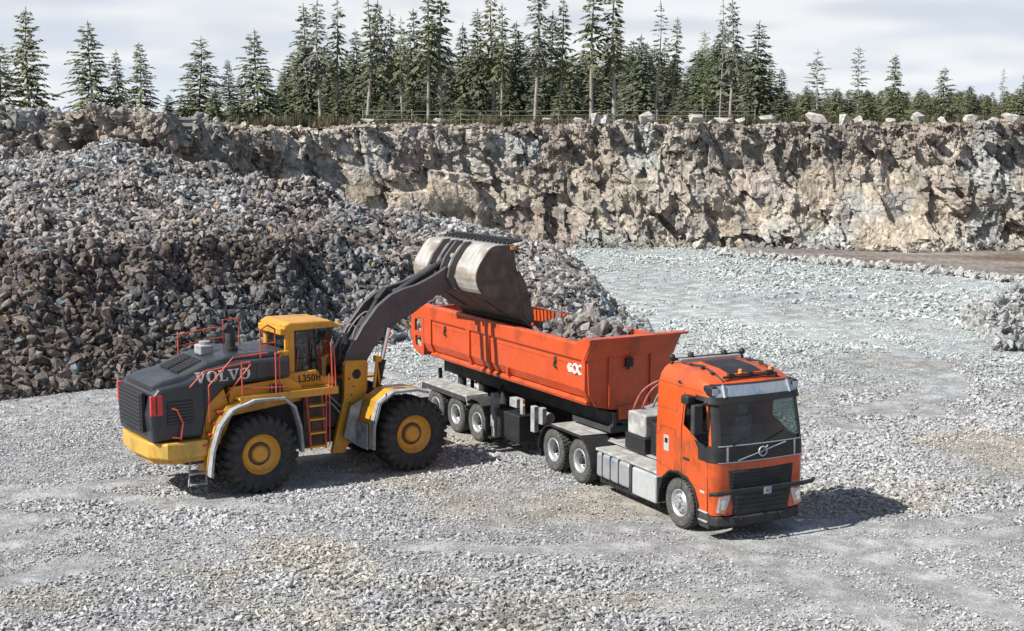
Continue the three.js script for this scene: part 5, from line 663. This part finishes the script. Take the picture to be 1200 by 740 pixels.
  for (const s of [-1, 1]) {
    const zz = (a, b) => [Math.min(s * a, s * b), Math.max(s * a, s * b)];
    part('fender_deck', [rbox(-8.45, -5.55, 1.16, 1.22, ...zz(0.55, 1.26), 0.015), prism([[-8.45, 1.2], [-8.5, 0.95], [-8.46, 0.95], [-8.40, 1.16]], ...zz(0.55, 1.26), 0.005), prism([[-5.55, 1.2], [-5.48, 0.95], [-5.52, 0.95], [-5.6, 1.16]], ...zz(0.55, 1.26), 0.005)], M.plate, R);
    part('fender_skirt', rbox(-8.4, -5.6, 1.02, 1.16, ...zz(1.22, 1.255), 0.01), M.dark, R);
    const lg = part('landing_leg', [rbox(-4.32, -4.14, 0.55, 1.5, ...zz(0.95, 1.15), 0.02), rbox(-4.30, -4.16, 0.28, 0.6, ...zz(0.98, 1.12), 0.01)], M.plate, R); part('foot_plate', [rbox(-4.42, -4.04, 0.22, 0.28, ...zz(0.88, 1.22), 0.01)], M.dark, lg); part('leg_brace', bar([-4.23, 1.2, s * 1.0], [-4.8, 1.6, s * 0.5], 0.04), M.dark, lg);
    part('tool_box', [rbox(-4.0, -2.75, 0.34, 1.12, ...zz(0.6, 1.14), 0.04, 3)], M.black, R); part('mud_guard', [strip([[-5.62, 0.85], [-5.5, 1.08], [-5.25, 1.2], [-4.85, 1.2], [-4.55, 1.06], [-4.42, 0.8]], 0.03, ...zz(0.55, 1.26))], M.dark, R);
    part('air_tank', [cylX(1.2, s * 0.75, -2.55, -1.75, 0.14), rbox(-2.2, -2.0, 0.8, 1.5, ...zz(0.95, 1.1), 0.02), rbox(-1.7, -1.5, 1.1, 1.55, ...zz(1.0, 1.15), 0.03)], M.grey, R); part('valve_block', [rbox(-3.3, -2.9, 1.3, 1.55, ...zz(0.9, 1.12), 0.02), rbox(-2.65, -2.5, 1.2, 1.6, ...zz(1.08, 1.16), 0.01)], M.grey, R);
    part('side_marker', rbox(-2.5, -2.4, 1.45, 1.5, ...zz(1.14, 1.17), 0.005), M.amber, R);
  }
  part('rear_bumper', [rbox(-8.7, -8.6, 0.5, 0.64, -1.2, 1.2, 0.02), box(-8.65, -8.58, 0.6, 1.5, 0.5, 0.6), box(-8.65, -8.58, 0.6, 1.5, -0.6, -0.5)], M.dark, R);
  part('tipping_ram', [cylY(0.62, 0, 1.4, 1.95, 0.16), cylX(1.32, 0, 0.4, 0.8, 0.1)], M.grey, R);
  // load: rocks heaped in the body
  const Lo = thing('rock_load', 'heap of brown-grey rock in the orange trailer', 'rock load', [2.521, 0, -36.650], THREE.MathUtils.degToRad(-60.64));
  const hL = (x, z) => { const e = interp([[-8.2, 2.5], [-7, 2.9], [-4.8, 3.05], [-3.7, 3.15], [-2.8, 3.55], [-1.2, 3.92], [-0.1, 3.68], [0.75, 2.8]], x); return e - 0.42 * z * z * (e > 3.2 ? 1 : 0.5); };
  const P = [], idx = [], nx = 46, nz = 12; for (let j = 0; j <= nz; j++) for (let i = 0; i <= nx; i++) { const x = lerp(-8.2, 0.74, i / nx), z = lerp(-1.16, 1.16, j / nz); P.push(x, hL(x, z) - 0.12 + 0.1 * (fbm(x * 2, z * 2, 2, 190) - 0.5), z); } for (let j = 0; j < nz; j++) for (let i = 0; i < nx; i++) { const a = j * (nx + 1) + i, b = a + nx + 1; idx.push(a, b, a + 1, a + 1, b, b + 1); }
  const g = new THREE.BufferGeometry(); g.setAttribute('position', new THREE.Float32BufferAttribute(P, 3)); g.setIndex(idx); g.computeVertexNormals(); part('heap_core', g, matte(0.14, 0.115, 0.10), Lo);
  const r = rng(51); for (let i = 0; i < 300; i++) { const x = lerp(-7.9, 0.45, Math.pow(r(), 0.75)), z = lerp(-1.0, 1.0, r()), s = lerp(0.16, 0.55, Math.pow(r(), 1.8)), k = lerp(0.6, 1.25, r()), br = r(); single('rock', { x, y: hL(x, z) + 0.04 * r(), z, s: [s * 1.2, s * 0.85, s], r: [r() * 6.3, r() * 6.3, r() * 6.3], c: [lerp(0.36, 0.34, br) * k, lerp(0.355, 0.295, br) * k, lerp(0.35, 0.265, br) * k] }, ROCKS, i, Lo); }
}
renderer.render(scene, camera);
